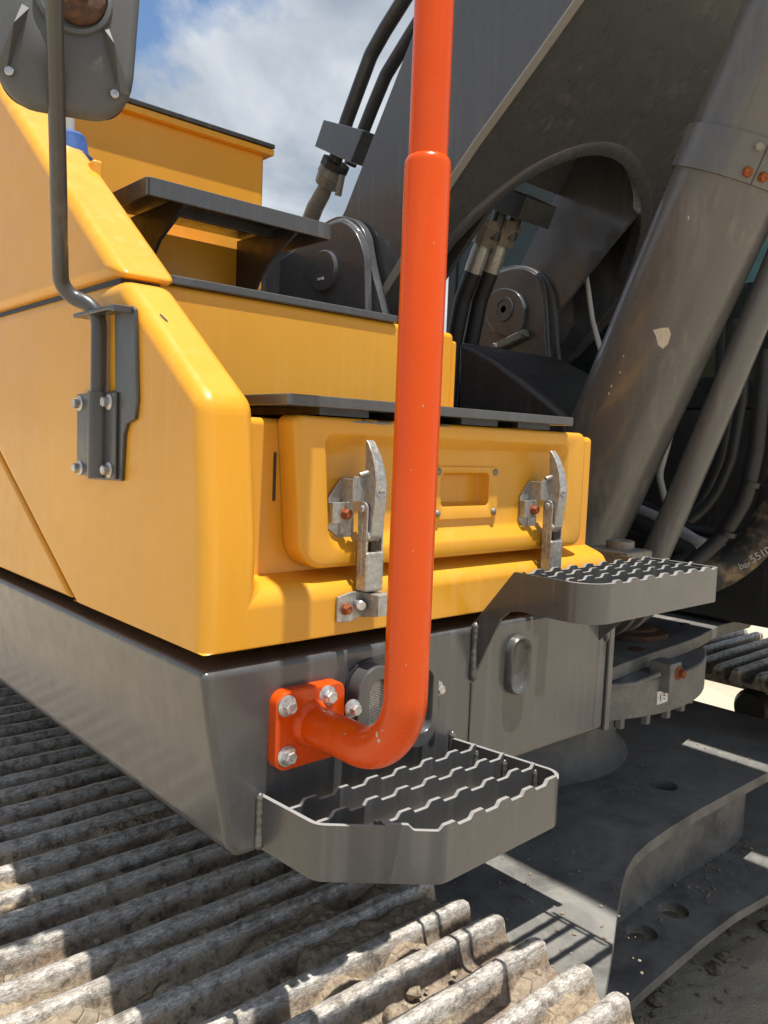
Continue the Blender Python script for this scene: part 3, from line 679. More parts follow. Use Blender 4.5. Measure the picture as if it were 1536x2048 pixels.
# ---- mirror ---------------------------------------------------------------------
def mirror_arm():
    # clamp bracket on the side panel
    def S(pts): return [PX(x, y, X=-0.004) for x, y in pts]
    pl = S([(178, 958), (245, 962), (250, 870), (256, 848), (272, 838), (276, 800), (272, 618), (266, 612), (232, 614), (233, 780), (215, 785), (178, 780)])
    o = mk('mirror_bracket', *prism([(p.y, p.z) for p in pl], 'X', -0.007, 0.0), 'arm_paint', EX, 30, 0.002, 2)
    # top arm of the bracket
    a = PX(155, 600, X=-0.04); b = PX(266, 616, X=-0.004)
    mk('bracket_arm', *prism([(a.y + 0.03, b.z + 0.002), (b.y - 0.004, b.z + 0.002), (b.y - 0.004, b.z - 0.010), (b.y + 0.02, b.z - 0.005), (a.y + 0.03, b.z - 0.005)], 'X', -0.036, -0.0065), 'arm_paint', o, 30, 0.002, 2)
    c1 = PX(197, 785, X=-0.015); c2 = PX(197, 955, X=-0.015); cy = c1.y
    mk('clamp_half', *tube([(-0.013, cy, c1.z), (-0.013, cy, c2.z)], 0.0185, 24), 'arm_paint', o, 40)
    mk('clamp_wing', *box(-0.012, -0.007, PX(222, 804, X=-0.012).y - 0.018, PX(160, 807, X=-0.012).y + 0.014, c2.z, c1.z), 'arm_paint', o, 30, 0.002, 2)
    for (x, y) in ((160, 807), (218, 804), (160, 936), (218, 940)):
        bolt(PX(x, y, X=-0.012), (-1, 0, 0), 0.0085, o)
    # post
    lo = Vector((-0.015, cy, c2.z + 0.02)); m1 = Vector((-0.015, cy, 1.885)); m2 = PX(118, 578, X=-0.062); 
    m2 = Vector((-0.062, cy + 0.012, m2.z)); 
    p1 = Vector((-0.015, cy, 1.915)); p2 = PX(122, 588, X=-0.060); p3 = PX(107, 420, X=-0.090); p4 = PX(105, 0, X=-0.165); p5 = p4 + (p4 - p3) * 0.35
    path = fillet([lo, p1, p2, p5], [0, 0.05, 0.06, 0], 10)
    po = mk('mirror_post', *tube(path, [0.0128 - 0.0022 * max(0, min(1, (p.z - 1.95) / 0.45)) for p in path], 24), 'arm_paint', EX, 60)
    # mirror housing: local frame with normal towards the front
    n = Vector((-0.34, -0.94, 0.10)).normalized(); ex = Vector((0.94, -0.34, 0.0)).normalized(); ez = n.cross(ex); ez = -ez if ez.z < 0 else ez
    MS = 0.88
    cen = p4 - n * 0.088 + ez * 0.062 + ex * 0.016
    def ring(w, h, r, d, tp=0.0):
        out = []
        for (x, z) in rrect(-w, w, -h, h, r, 8):
            x *= 1 - tp * (h - z) / (2 * h); out.append(cen + (ex * x + ez * z + n * d) * MS)
        return out
    rings = [ring(0.121, 0.178, 0.07, -0.030, 0.20), ring(0.126, 0.184, 0.075, -0.022, 0.20), ring(0.126, 0.184, 0.075, -0.004, 0.20), ring(0.121, 0.179, 0.072, 0.004, 0.20), ring(0.112, 0.170, 0.066, 0.008, 0.20),
             ring(0.104, 0.160, 0.062, 0.011, 0.20), ring(0.085, 0.135, 0.05, 0.024, 0.20), ring(0.055, 0.09, 0.04, 0.032, 0.05)]
    mi = mk('mirror', *loft(rings), 'mirror_plastic', EX, 35)
    mk('mirror_glass', *loft([ring(0.119, 0.176, 0.05, -0.0302, 0.20), ring(0.117, 0.174, 0.05, -0.032, 0.20)]), 'mirror_glass', mi, 40)
    def at(x, z, d): return cen + (ex * x + ez * z + n * d) * MS
    # moulded ribs
    for sg in (1, -1):      # raised wedge facets either side of the arm
        A_ = [at(sg * 0.048, -0.045, 0.030), at(sg * 0.062, -0.045, 0.029), at(sg * 0.098, -0.146, 0.0135), at(sg * 0.084, -0.146, 0.0125), at(sg * 0.072, -0.085, 0.046)]
        mk('rib', A_, [(0, 3, 4), (3, 2, 4), (2, 1, 4), (1, 0, 4), (0, 1, 2, 3)], 'mirror_plastic', mi, 20)
    mk('socket', *lathe([(0, 0.052), (0.012, 0.050), (0.014, 0.045), (0.004, 0.040), (0.002, 0.02)], at(0.012, -0.022, 0.026), n, 32), 'mirror_plastic', mi, 40)
    mk('ball_joint', *lathe([(0, 0.035), (0.008, 0.037), (0.016, 0.030), (0.02, 0.015)], at(0.018, -0.022, 0.030), n, 24), 'old_rust', mi, 60)
    mk('joint_nut', *lathe([(0, 0.014), (0.016, 0.014), (0.018, 0.010)], at(0.020, -0.016, 0.046), n, 6), 'aged_metal', mi, 20)
    mk('screw', *lathe([(0, 0.006), (0.002, 0.006), (0.003, 0.003)], at(0.075, -0.150, 0.014), n, 14), 'bright_bolt', mi, 40)
    mk('screw', *lathe([(0, 0.006), (0.002, 0.006), (0.003, 0.003)], at(-0.080, -0.145, 0.014), n, 14), 'bright_bolt', mi, 40)
    lb = [at(x, z, 0.0235) for x, z in ((-0.03, -0.122), (0.03, -0.122), (0.03, -0.100), (-0.03, -0.100))]
    lb2 = [p + n * 0.0015 for p in lb]
mirror_arm()

# ---- boom ----------------------------------------------------------------------
LOW = [(1.151, 2.056), (1.073, 2.111), (1.010, 2.183), (0.932, 2.262), (0.852, 2.346), (0.714, 2.485), (0.628, 2.563), (0.536, 2.638), (0.421, 2.733), (0.307, 2.830), (0.059, 3.042), (-0.442, 3.427), (-1.223, 3.873)]
UPP = [(1.408, 2.167), (1.363, 2.279), (1.296, 2.368), (1.196, 2.482), (1.118, 2.602), (1.045, 2.717), (0.898, 2.942), (0.672, 3.271), (0.338, 3.683), (-0.220, 4.207), (-1.223, 4.820)]
BX0, BX1 = 1.18, 2.35
def boom():
    poly = LOW + UPP[::-1] + [(1.363, 2.067), (1.263, 2.022)]
    o = mk('boom', *prism(poly, 'X', BX0, BX0 + 0.024), 'boom_paint', EX, 30, 0.003, 2)
    mk('side_plate', *prism(poly, 'X', BX1 - 0.024, BX1), 'boom_paint', o, 30, 0.003, 2)
    # lower plate with the arched opening, set 15 mm in from the side plate edge
    segs = []; S = 0.0
    low = [Vector((0, y, z)) for y, z in LOW]
    def inset(i):
        a, b = low[max(i - 1, 0)], low[min(i + 1, len(low) - 1)]; t = (b - a).normalized(); nv = Vector((0, t.z, -t.y))
        return nv if nv.y > 0 else -nv
    lin = [p + inset(i) * 0.018 for i, p in enumerate(low)]
    cum = [0.0]
    for i in range(len(lin) - 1): cum.append(cum[-1] + (lin[i + 1] - lin[i]).length)
    def at(s):
        s = max(0, min(cum[-1] - 1e-6, s))
        for i in range(len(lin) - 1):
            if s <= cum[i + 1]:
                t = (s - cum[i]) / (cum[i + 1] - cum[i]); return lin[i].lerp(lin[i + 1], t)
    def hit(px, py):
        r = ray(px, py)
        for i in range(len(lin) - 1):
            a, b = lin[i], lin[i + 1]; e = b - a; nv = Vector((0, e.z, -e.y)); dn = nv.dot(r)
            if abs(dn) < 1e-9: continue
            t = nv.dot(a - CAM) / dn; p = CAM + r * t; k = (Vector((0, p.y, p.z)) - a).dot(e) / e.length_squared
            if -0.001 <= k <= 1.001: return (p.x, cum[i] + k * e.length)
    arch = []
    for q in ((886, 520), (930, 465), (985, 412), (1050, 362), (1120, 326), (1180, 310), (1228, 318), (1262, 352), (1281, 410), (1276, 480), (1250, 560), (1215, 632)):
        h = hit(*q)
        if h: arch.append(h)
    arch.sort(key=lambda h: h[0])
    ap = max(range(len(arch)), key=lambda i: arch[i][1])
    left = arch[:ap + 1]; right = arch[ap:]
    def interp(lst, s):
        lst = sorted(lst, key=lambda h: h[1])
        if s <= lst[0][1]: return lst[0][0]
        for i in range(len(lst) - 1):
            if s <= lst[i + 1][1]:
                d = lst[i + 1][1] - lst[i][1]; t = (s - lst[i][1]) / d if d > 1e-9 else 0; return lst[i][0] + (lst[i + 1][0] - lst[i][0]) * t
        return lst[-1][0]
    sa = arch[ap][1]
    # smooth closed outline of the arch by Catmull-Rom
    def cr(P, n=8):
        out = []
        for i in range(len(P) - 1):
            p0, p1, p2, p3 = P[max(i - 1, 0)], P[i], P[i + 1], P[min(i + 2, len(P) - 1)]
            for k in range(n):
                t = k / n
                out.append(tuple(0.5 * ((2 * p1[j]) + (-p0[j] + p2[j]) * t + (2 * p0[j] - 5 * p1[j] + 4 * p2[j] - p3[j]) * t * t + (-p0[j] + 3 * p1[j] - 3 * p2[j] + p3[j]) * t ** 3) for j in (0, 1)))
        out.append(P[-1]); return out
    arch = [(arch[0][0] - 0.005, 0.0)] + arch + [(arch[-1][0] - 0.03, 0.0)]
    sm = cr(arch); ap = max(range(len(sm)), key=lambda i: sm[i][1]); sa = sm[ap][1]; left, right = sm[:ap + 1], sm[ap:]
    rows = [sa * (1 - (1 - k / 30) ** 2) for k in range(31)]; v, f = [], []
    xa, xb = BX0 + 0.022, BX1 - 0.022
    for s in rows:
        p = at(s); l, r_ = interp(left, s), interp(right, s)
        v += [(xa, p.y, p.z), (max(l, xa), p.y, p.z), (min(r_, xb), p.y, p.z), (xb, p.y, p.z)]
    for i in range(len(rows) - 1):
        k = 4 * i; f += [(k, k + 1, k + 5, k + 4), (k + 2, k + 3, k + 7, k + 6)]
    k0 = len(v); up = [sa + (cum[-1] - sa) * (k / 12) ** 1.3 for k in range(13)]
    for s in up:
        p = at(s); v += [(xa, p.y, p.z), (xb, p.y, p.z)]
    for i in range(len(up) - 1): k = k0 + 2 * i; f.append((k, k + 1, k + 3, k + 2))
    mk('lower_plate', v, f, 'boom_paint', o, 40)
    # thick lip round the arch
    v, f = [], []; cm = sum(p[0] for p in sm) / len(sm)
    def P3(x, s, d):
        p = at(s); q = at(min(s + 0.01, cum[-1])); t = (q - p); t = t.normalized() if t.length > 1e-6 else Vector((0, -0.7, 0.7)); nv = Vector((0, t.z, -t.y)); nv = nv if nv.y > 0 else -nv
        w = p + nv * d; return (x, w.y, w.z)
    for i, (x, s) in enumerate(sm):
        a, b = sm[max(i - 1, 0)], sm[min(i + 1, len(sm) - 1)]; tx, ts = b[0] - a[0], b[1] - a[1]; L = sqrt(tx * tx + ts * ts); ox, os_ = -ts / L, tx / L
        v += [P3(x, s, 0.05), P3(x, s, -0.003), P3(x + ox * 0.012, max(0, s + os_ * 0.012), -0.006), P3(x + ox * 0.036, max(0, s + os_ * 0.036), -0.004), P3(x + ox * 0.052, max(0, s + os_ * 0.052), 0.002)]
    for i in range(len(sm) - 1):
        for k in range(4): f.append((5 * i + k, 5 * i + k + 1, 5 * i + 6 + k, 5 * i + 5 + k))
    mk('arch_lip', v, f, 'boom_paint', o, 50)
    # upper plate
    v, f = [], []
    for y, z in UPP: v += [(BX0 + 0.02, y - 0.014, z - 0.008), (BX1 - 0.02, y - 0.014, z - 0.008)]
    f = [(2 * i, 2 * i + 1, 2 * i + 3, 2 * i + 2) for i in range(len(UPP) - 1) if i >= 5]
    mk('upper_plate', v, f, 'boom_paint', o, 40)
    # inner cheeks of the two legs
    cheek = [p for p in LOW[:9]] + [(0.616, 3.092), (0.898, 2.925), (1.045, 2.702), (1.118, 2.591), (1.196, 2.468), (1.296, 2.357), (1.363, 2.268), (1.363, 2.067), (1.263, 2.022)]
    mk('inner_cheek', *prism([(y + 0.06 if i < 9 else y, z) for i, (y, z) in enumerate(cheek)], 'X', 1.442, 1.459), 'boom_paint', o, 30)
    mk('inner_cheek', *prism([(y + 0.06 if i < 9 else y, z) for i, (y, z) in enumerate(cheek)], 'X', 2.111, 2.127), 'boom_paint', o, 30)
    # back of the legs: rear plates
    for (a, b) in ((BX0 + 0.02, 1.453), (2.116, BX1 - 0.02)):
        v = []
        for y, z in UPP[:8]: v += [(a, y - 0.012, z - 0.006), (b, y - 0.012, z - 0.006)]
        mk('rear_plate', v, [(2 * i, 2 * i + 1, 2 * i + 3, 2 * i + 2) for i in range(7)], 'boom_paint', o, 40)
    # pale strip, reflected sand painted into its colour, along the side plate's lower edge
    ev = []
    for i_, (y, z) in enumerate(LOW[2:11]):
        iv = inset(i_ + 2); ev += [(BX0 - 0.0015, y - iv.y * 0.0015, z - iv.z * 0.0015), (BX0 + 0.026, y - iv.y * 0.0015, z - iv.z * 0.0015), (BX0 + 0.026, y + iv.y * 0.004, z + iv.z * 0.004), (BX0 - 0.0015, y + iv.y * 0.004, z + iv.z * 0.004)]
    mk('painted_sheen_strip', ev, [(4 * q + k, 4 * q + (k + 1) % 4, 4 * q + 4 + (k + 1) % 4, 4 * q + 4 + k) for q in range(8) for k in range(4)], 'worn_and_sheen_edge', o, 40)
    # foot boss
    mk('foot_boss', *tube([(BX0 - 0.004, 1.229, 2.281), (1.459, 1.229, 2.281)], 0.15, 36), 'boom_paint', o, 40)
    mk('foot_boss', *tube([(2.094, 1.229, 2.281), (2.36, 1.229, 2.281)], 0.15, 36), 'boom_paint', o, 40)
    # service pipes on the back of the boom
    xp = 1.381
    def Q(x, y, X=xp): return PX(x, y, X=X)
    p1 = mk('hydraulic_pipe', *tube(fillet([Q(668, 330), Q(694, 240), Q(742, 110), Q(770, 60), Q(845, -60)], 0.10, 8), 0.026, 18), 'dark_paint', o, 60)
    mk('hydraulic_pipe', *tube(fillet([Q(700, 330, 1.570), Q(745, 215, 1.570), Q(772, 150, 1.570), Q(840, 40, 1.570)], 0.10, 8), 0.026, 18), 'dark_paint', o, 60)
    mk('hose_end', *tube([Q(606, 480), Q(630, 415), Q(645, 388), Q(655, 366)], [0.033, 0.033, 0.031, 0.026], 18), 'aged_metal', o, 50)
    a, b = Q(652, 372), Q(668, 335)
    mk('pipe_fitting', *tube([a, a.lerp(b, 0.5), a.lerp(b, 0.55), b], [0.046, 0.050, 0.054, 0.050], 8), 'aged_metal', o, 30)
    d = (b - a).normalized()
    mk('pipe_flange', *tube([b - d * 0.004, b + d * 0.022], 0.056, 10), 'dark_paint', o, 30)
    mk('flange_bolt', *tube([Q(676, 392), Q(684, 350)], 0.014, 6), 'aged_metal', o, 30)
    c = [Q(651, 305), Q(735, 318), Q(748, 285), Q(668, 248)]
    vv = [p + Vector((dx, 0, 0)) for dx in (-0.05, 0.06) for p in (Q(650, 300), Q(722, 332), Q(748, 268), Q(668, 247))]
    mk('pipe_clamp', vv, [(0, 1, 2, 3), (7, 6, 5, 4), (0, 4, 5, 1), (1, 5, 6, 2), (2, 6, 7, 3), (3, 7, 4, 0)], 'boom_paint', o, 30, 0.003, 2)
    # pipe group seen through the arch
    for k, (ox, X) in enumerate(((0, 1.737), (34, 1.804))):
        q = lambda x, y: PX(x + ox, y, X=X)
        mk('hydraulic_pipe', *tube([q(985, 480), q(1003, 415), q(1012, 388)], 0.024, 16), 'dark_paint', o, 60)
        mk('hose_end', *tube([q(946, 545), q(960, 505), q(968, 480)], [0.034, 0.034, 0.028], 18), 'zinc_metal', o, 50)
        mk('pipe_fitting', *tube([q(966, 490), q(976, 462), q(979, 455), q(984, 440)], [0.046, 0.054, 0.058, 0.05], 10), 'aged_metal', o, 30)
        mk('hose', *tube(fillet([q(948, 540), q(925, 600), q(905, 700), q(890, 900)], 0.1, 6), 0.032, 14), 'black_rubber', o, 60)
    vv = [p + Vector((dx, 0, 0)) for dx in (-0.05, 0.12) for p in (PX(1004, 425, X=1.737), PX(1055, 445, X=1.737), PX(1072, 400, X=1.737), PX(1026, 378, X=1.737))]
    mk('pipe_clamp', vv, [(0, 1, 2, 3), (7, 6, 5, 4), (0, 4, 5, 1), (1, 5, 6, 2), (2, 6, 7, 3), (3, 7, 4, 0)], 'dark_paint', o, 30, 0.003, 2)
    return o
boom()

def curve_px(P, n=5):
    out = []
    for i in range(len(P) - 1):
        p0, p1, p2, p3 = P[max(i - 1, 0)], P[i], P[i + 1], P[min(i + 2, len(P) - 1)]
        for k in range(n):
            t = k / n
            out.append(tuple(0.5 * ((2 * p1[j]) + (-p0[j] + p2[j]) * t + (2 * p0[j] - 5 * p1[j] + 4 * p2[j] - p3[j]) * t * t + (-p0[j] + 3 * p1[j] - 3 * p2[j] + p3[j]) * t ** 3) for j in (0, 1)))
    return out + [P[-1]]
def bracket():
    # right-hand boom bracket: doubler and main plate
    def Y(pts, X): return [(p.y, p.z) for p in [PX(x, y, X=X) for x, y in pts]]
    front = [(648, 456), (667, 445), (685, 443), (706, 458), (719, 481), (728, 511), (730, 544), (731, 619), (733, 690)]
    front = curve_px(front)
    A_ = Y([(600, 690), (470, 690), (470, 620), (560, 520), (620, 475)] + front, 1.102)
    o = mk('boom_bracket', *prism(A_, 'X', 1.102, 1.130), 'boom_paint', EX, 40, 0.004, 3)
    fr2 = [(640, 452), (668, 436), (689, 433), (715, 443), (732, 469), (738, 501), (747, 544), (767, 621), (785, 690)]
    fr2 = curve_px(fr2)
    B_ = Y([(600, 690), (470, 690), (470, 620), (555, 515), (612, 470)] + fr2, 1.141)
    mk('main_plate', *prism(B_, 'X', 1.136, 1.168), 'boom_paint', o, 40, 0.004, 3)
    # filler weld between the two plates
    weld([PX(x + 6, y + 2, X=1.132) for x, y in front], 0.012, o, 'weld_paint', 0.1)
    c = PX(652, 543, X=1.102)
    mk('pin_cover', *lathe([(0, 0.066), (0.016, 0.066), (0.019, 0.063), (0.019, 0.0)], (1.104, c.y, c.z), (-1, 0, 0), 40), 'boom_paint', o, 40)
    mk('sticker', *box(1.0815, 1.0835, c.y - 0.012, c.y + 0.018, c.z - 0.030, c.z - 0.022), 'white_print', o)
    # left-hand bracket seen through the arch
    X = 2.061
    fr = [(943, 598), (963, 568), (991, 548), (1028, 537), (1056, 540), (1077, 559), (1084, 590), (1088, 637), (1093, 711), (1110, 780), (1130, 850)]
    fr = curve_px(fr)
    k = mk('boom_bracket', *prism(Y([(925, 850), (905, 700), (920, 640)] + fr, X), 'X', X, X + 0.024), 'boom_paint', EX, 40, 0.004, 3)
    fr2 = [(941, 590), (962, 562), (990, 541), (1030, 530), (1064, 536), (1092, 556), (1106, 590), (1112, 637), (1117, 711), (1130, 780), (1150, 850)]
    fr2 = curve_px(fr2)
    mk('main_plate', *prism(Y([(925, 850), (905, 700), (920, 630)] + fr2, X + 0.03), 'X', X + 0.03, X + 0.05), 'boom_paint', k, 40, 0.004, 3)
    weld([PX(x + 5, y + 1, X=X + 0.026) for x, y in fr], 0.010, k, 'weld_paint', 0.1)
    c = PX(1014, 620, X=X)
    hub = Y(curve_px([(990, 665), (976, 640), (974, 610), (988, 585), (1012, 577), (1036, 586), (1049, 610), (1048, 640), (1040, 668), (1022, 676)]), X - 0.012)
    mk('pin_retainer', *prism(hub, 'X', X - 0.022, X), 'boom_paint', k, 40, 0.004, 3)
    mk('pin_ring', *lathe([(0, 0.05), (0.006, 0.049), (0.006, 0.036), (0.002, 0.034), (0.002, 0.014), (-0.012, 0.012)], (X - 0.022, c.y, c.z), (-1, 0, 0), 36), 'boom_paint', k, 40)
    a, b = PX(997, 693, X=X - 0.012), PX(1051, 667, X=X - 0.012)
    d = (b - a).normalized(); up = Vector((0, -d.z, d.y)) * 0.016
    vv = [q + Vector((dx, 0, 0)) for dx in (-0.016, 0.012) for q in (a - up - d * .01, b - up + d * .01, b + up + d * .01, a + up - d * .01)]
    mk('lock_bar', vv, [(0, 1, 2, 3), (7, 6, 5, 4), (0, 4, 5, 1), (1, 5, 6, 2), (2, 6, 7, 3), (3, 7, 4, 0)], 'aged_metal', k, 30, 0.005, 3)
    for q in (a, b): bolt(q + Vector((-0.016, 0, 0)), (-1, 0, 0), 0.012, k, 'aged_metal', washer=1.2)
    # grease fittings
    p = PX(925, 600, X=X - 0.03)
    mk('grease_fitting', *lathe([(0, 0.009), (0.05, 0.009), (0.05, 0.014), (0.075, 0.014), (0.08, 0.009), (0.11, 0.008)], p + Vector((0, 0, -0.03)), (0, 0, 1), 12), 'bright_bolt', k, 30)
    mk('grease_fitting', *lathe([(0, 0.010), (0.02, 0.012), (0.04, 0.008), (0.055, 0.010)], PX(945, 608, X=X - 0.004), (-0.4, -1, 0), 12), 'bright_bolt', k, 30)
    mk('grease_hose', *tube(fillet([PX(926, 640, X=X - 0.03), PX(924, 600, X=X - 0.03), PX(932, 572, X=X - 0.02), PX(948, 590, X=X)], 0.03, 6), 0.009, 10), 'black_rubber', k, 60)
    # rounded black fairing in front of it
    fa = [(915, 682), (940, 690), (985, 715), (1040, 755), (1090, 795), (1135, 832), (1135, 900), (915, 900)]
    mk('fairing', *prism(Y(fa, 1.30), 'X', 1.30, 1.78), 'dark_paint', EX, 50, 0.02, 4)
bracket()

# ---- boom cylinder ----------------------------------------------------------------
def cylinder():
    X = 1.30
    b = CAM + ray(1273, 784) * 2.12; t = CAM + ray(1465, 348) * 1.92; d = (t - b).normalized()
    bot = b - d * 0.46; top = t + d * 1.2; R = 0.130
    o = mk('boom_cylinder', *tube([bot, bot + d * 0.02, top], [R * 0.92, R, R], 56), 'cylinder_paint', EX, 40)
    # clamp band
    s = (CAM + ray(1470, 325) * 1.91 - bot).dot(d); c0 = bot + d * (s - 0.048); c1 = bot + d * (s + 0.048)
    mk('clamp_band', *tube([c0, c0 + d * 0.001, c1 - d * 0.001, c1], [R + 0.001, R + 0.009, R + 0.009, R + 0.001], 56), 'cylinder_paint', o, 30)
    mk('clamp_ear', *join(box(0, 0, 0, 0, 0, 0))[0:2], 'cylinder_paint', o) if False else None
    side = Vector((0.25, -1, 0)); side = (side - d * side.dot(d)).normalized(); perp = d.cross(side)
    for sg in (-0.026, 0.026):
        for w in (0.010, -0.034):
            q = (c0 + c1) / 2 + d * sg + side * 0.0
            view = (CAM - q); view = (view - d * view.dot(d)).normalized(); rgt = d.cross(view); rgt = rgt if rgt.x > 0 else -rgt
            an = 0.20 + (0.26 if w < 0 else 0); dirv = (view * cos(an) + rgt * sin(an)).normalized()
            bolt(q + dirv * (R + 0.008), dirv, 0.0105, o, 'rust' if sg < 0 else 'aged_metal', h=0.008, washer=1.1)
    q = (c0 + c1) / 2; view = (CAM - q); view = (view - d * view.dot(d)).normalized(); rgt = d.cross(view); rgt = rgt if rgt.x > 0 else -rgt
    dv_ = (view * cos(0.33) + rgt * sin(0.33)); tn = d.cross(dv_)
    v = [q + dv_ * (R + 0.0098) + tn * a + d * b_ for a, b_ in ((-0.0012, -0.048), (0.0012, -0.048), (0.0012, 0.048), (-0.0012, 0.048))]
    v += [p - dv_ * 0.006 for p in v]
    mk('band_split', v, [(0, 1, 2, 3), (7, 6, 5, 4), (0, 4, 5, 1), (1, 5, 6, 2), (2, 6, 7, 3), (3, 7, 4, 0)], 'black_plastic', o)
    # bare primer chip on the barrel
    def surf(px, py):
        r = ray(px, py); w = CAM - bot; a_ = r - d * r.dot(d); b2 = w - d * w.dot(d); Rr = R + 0.0006
        A2 = a_.dot(a_); B2 = 2 * a_.dot(b2); C2 = b2.dot(b2) - Rr * Rr; t_ = (-B2 - sqrt(max(0, B2 * B2 - 4 * A2 * C2))) / (2 * A2); return CAM + r * t_
    ch = [(1306, 660), (1322, 656), (1337, 655), (1342, 668), (1336, 688), (1326, 698), (1316, 690), (1312, 672)]
    mk('paint_chip', [surf(x, y) for x, y in ch + [(1325, 675)]], [(k, (k + 1) % 8, 8) for k in range(8)], 'cream_chip', o, None)
    for (x, y, s_) in ((1377, 435, 4), (1240, 745, 3), (1223, 772, 3), (1247, 712, 2), (1218, 787, 3)):
        mk('paint_chip', [surf(x + s_ * cos(k * 1.05 + x) * (0.6 + 0.4 * sin(k * 2 + y)), y + s_ * sin(k * 1.05 + x)) for k in range(6)], [tuple(range(6))], 'cream_chip', o, None)
    # oil pipe running beside the barrel
    X2 = 1.42
    mk('oil_pipe', *tube([PX(1290, 1160, X=X2), PX(1338, 1050, X=X2), PX(1448, 790, X=X2), PX(1560, 520, X=X2), PX(1700, 180, X=X2)], 0.036, 24), 'cylinder_paint', o, 60)
    # base lug
    mk('base_lug', *tube([(bot.x - 0.10, bot.y + 0.02, bot.z - 0.02), (bot.x + 0.16, bot.y + 0.02, bot.z - 0.02)], 0.085, 28), 'cylinder_paint', o, 40)
    return o
cylinder()

# ---- turntable, bearing, carbody -----------------------------------------------------
def lower():
    cx, cy = 1.80, 0.95
    # turntable plate of the upper structure
    ed = [PX(x, y, Z=1.085) for x, y in ((1200, 1343), (1223, 1336), (1290, 1311), (1339, 1294), (1375, 1282), (1400, 1272), (1417, 1262), (1440, 1250), (1500, 1235))]
    pl = [(p.x, p.y) for p in ed]
    pl = [(1.03, pl[0][1])] + pl + [(3.0, pl[-1][1] + 0.1), (3.0, 2.2), (1.03, 2.2)]
    o = mk('turntable_plate', *prism(pl, 'Z', 1.042, 1.085), 'carbody_paint', EX, 40, 0.004, 2)
    for (x, y, r) in ((1339, 1270, 0.022), (1275, 1300, 0.026), (1370, 1250, 0.018)):
        p = PX(x, y, Z=1.085); mk('plug', *lathe([(0, r), (0.005, r), (0.006, r * 0.8)], p, (0, 0, 1), 18), 'old_rust', o)
    p = PX(1243, 1268, Z=1.09); mk('pin_boss', *lathe([(0, 0.13), (0.018, 0.128), (0.022, 0.09), (0.03, 0.085), (0.034, 0.07)], (p.x + 0.05, p.y, 1.086), (0, 0, 1), 32), 'old_rust', o, 40)
    mk('deck_web', *box(1.06, 2.6, 0.85, 0.88, 1.086, 1.7), 'dark_paint', o)
    mk('deck_rib', *prism([(0.55, 1.086), (0.75, 1.086), (0.849, 1.25), (0.849, 1.086)], 'X', 1.75, 1.79), 'carbody_paint', o)
    # swing bearing
    rb = (Vector((cx, cy, 0)) - Vector((PX(1223, 1365, Z=1.04).x, PX(1223, 1365, Z=1.04).y, 0))).length
    b = mk('swing_bearing', *lathe([(0, rb - 0.03), (0.0, rb), (0.108, rb), (0.112, rb - 0.004), (0.118, rb - 0.05)], (cx, cy, 0.925), (0, 0, 1), 96), 'carbody_paint', EX, 35)
    for k in range(40):
        a = 2 * pi * k / 40
        if sin(a) < 0.3: bolt((cx + (rb - 0.04) * cos(a), cy + (rb - 0.04) * sin(a), 0.926), (0, 0, -1), 0.016, b, 'carbody_paint', h=0.035, washer=1.2)
    # grease line, block and sticker on the bearing
    def onb(px, py, off=0.0):
        r = ray(px, py); a_, b_ = r.x, r.y; ox, oy = CAM.x - cx, CAM.y - cy; R = rb + off
        A2 = a_ * a_ + b_ * b_; B2 = 2 * (a_ * ox + b_ * oy); C2 = ox * ox + oy * oy - R * R; D = B2 * B2 - 4 * A2 * C2
        return CAM + r * ((-B2 - sqrt(max(0, D))) / (2 * A2))
    pth = [onb(1215, 1372, 0.012), onb(1270, 1368, 0.012), onb(1300, 1355, 0.012), onb(1318, 1348, 0.016)]
    mk('grease_line', *tube(fillet(pth, 0.03, 5), 0.008, 10), 'carbody_paint', b, 60)
    q = onb(1340, 1352, 0.01)
    blk = mk('grease_block', *box(q.x - 0.035, q.x + 0.03, q.y - 0.02, q.y + 0.05, q.z - 0.045, q.z + 0.045), 'carbody_paint', b, 40, 0.004, 2)
    bolt((q.x + 0.012, q.y - 0.02, q.z + 0.012), (0, -1, 0), 0.014, b, 'rust')
    st = [onb(x, y, 0.002) for x, y in ((1314, 1410), (1335, 1403), (1336, 1377), (1315, 1384))]
    mk('sticker', st + [p + Vector((0, 0.004, 0)) for p in st], [(0, 1, 2, 3), (7, 6, 5, 4), (0, 4, 5, 1), (1, 5, 6, 2), (2, 6, 7, 3), (3, 7, 4, 0)], 'white_print', b, None)
    for (x0, y0, x1, y1) in ((1327, 1385, 1331, 1387), (1327, 1390, 1331, 1392), (1327, 1397, 1331, 1398.5), (1321, 1390, 1322.2, 1403)):
        v = [onb(x, y, 0.0035) for x, y in ((x0, y1), (x1, y1), (x1, y0), (x0, y0))]; mk('sticker_mark', v, [(0, 1, 2, 3)], 'black_plastic', b, None)
    # carbody: top plate with concave front edge
    zt = 0.63
    ed = [PX(x, y, Z=zt) for x, y in ((1560, 1528), (1536, 1545), (1470, 1580), (1400, 1618), (1340, 1655), (1300, 1683), (1270, 1710), (1252, 1740), (1243, 1775), (1234, 1830), (1226, 1890), (1216, 1950), (1206, 2010), (1196, 2080))]
    pl = [(p.x, p.y) for p in ed]
    pl = pl + [(pl[-1][0] - 0.05, -0.7), (0.30, -0.7), (0.30, 2.4), (2.86, 2.4), (2.86, pl[0][1] - 0.02)]
    cb = mk('carbody', *prism(pl, 'Z', zt - 0.034, zt), 'carbody_paint', EX, 40, 0.004, 2)
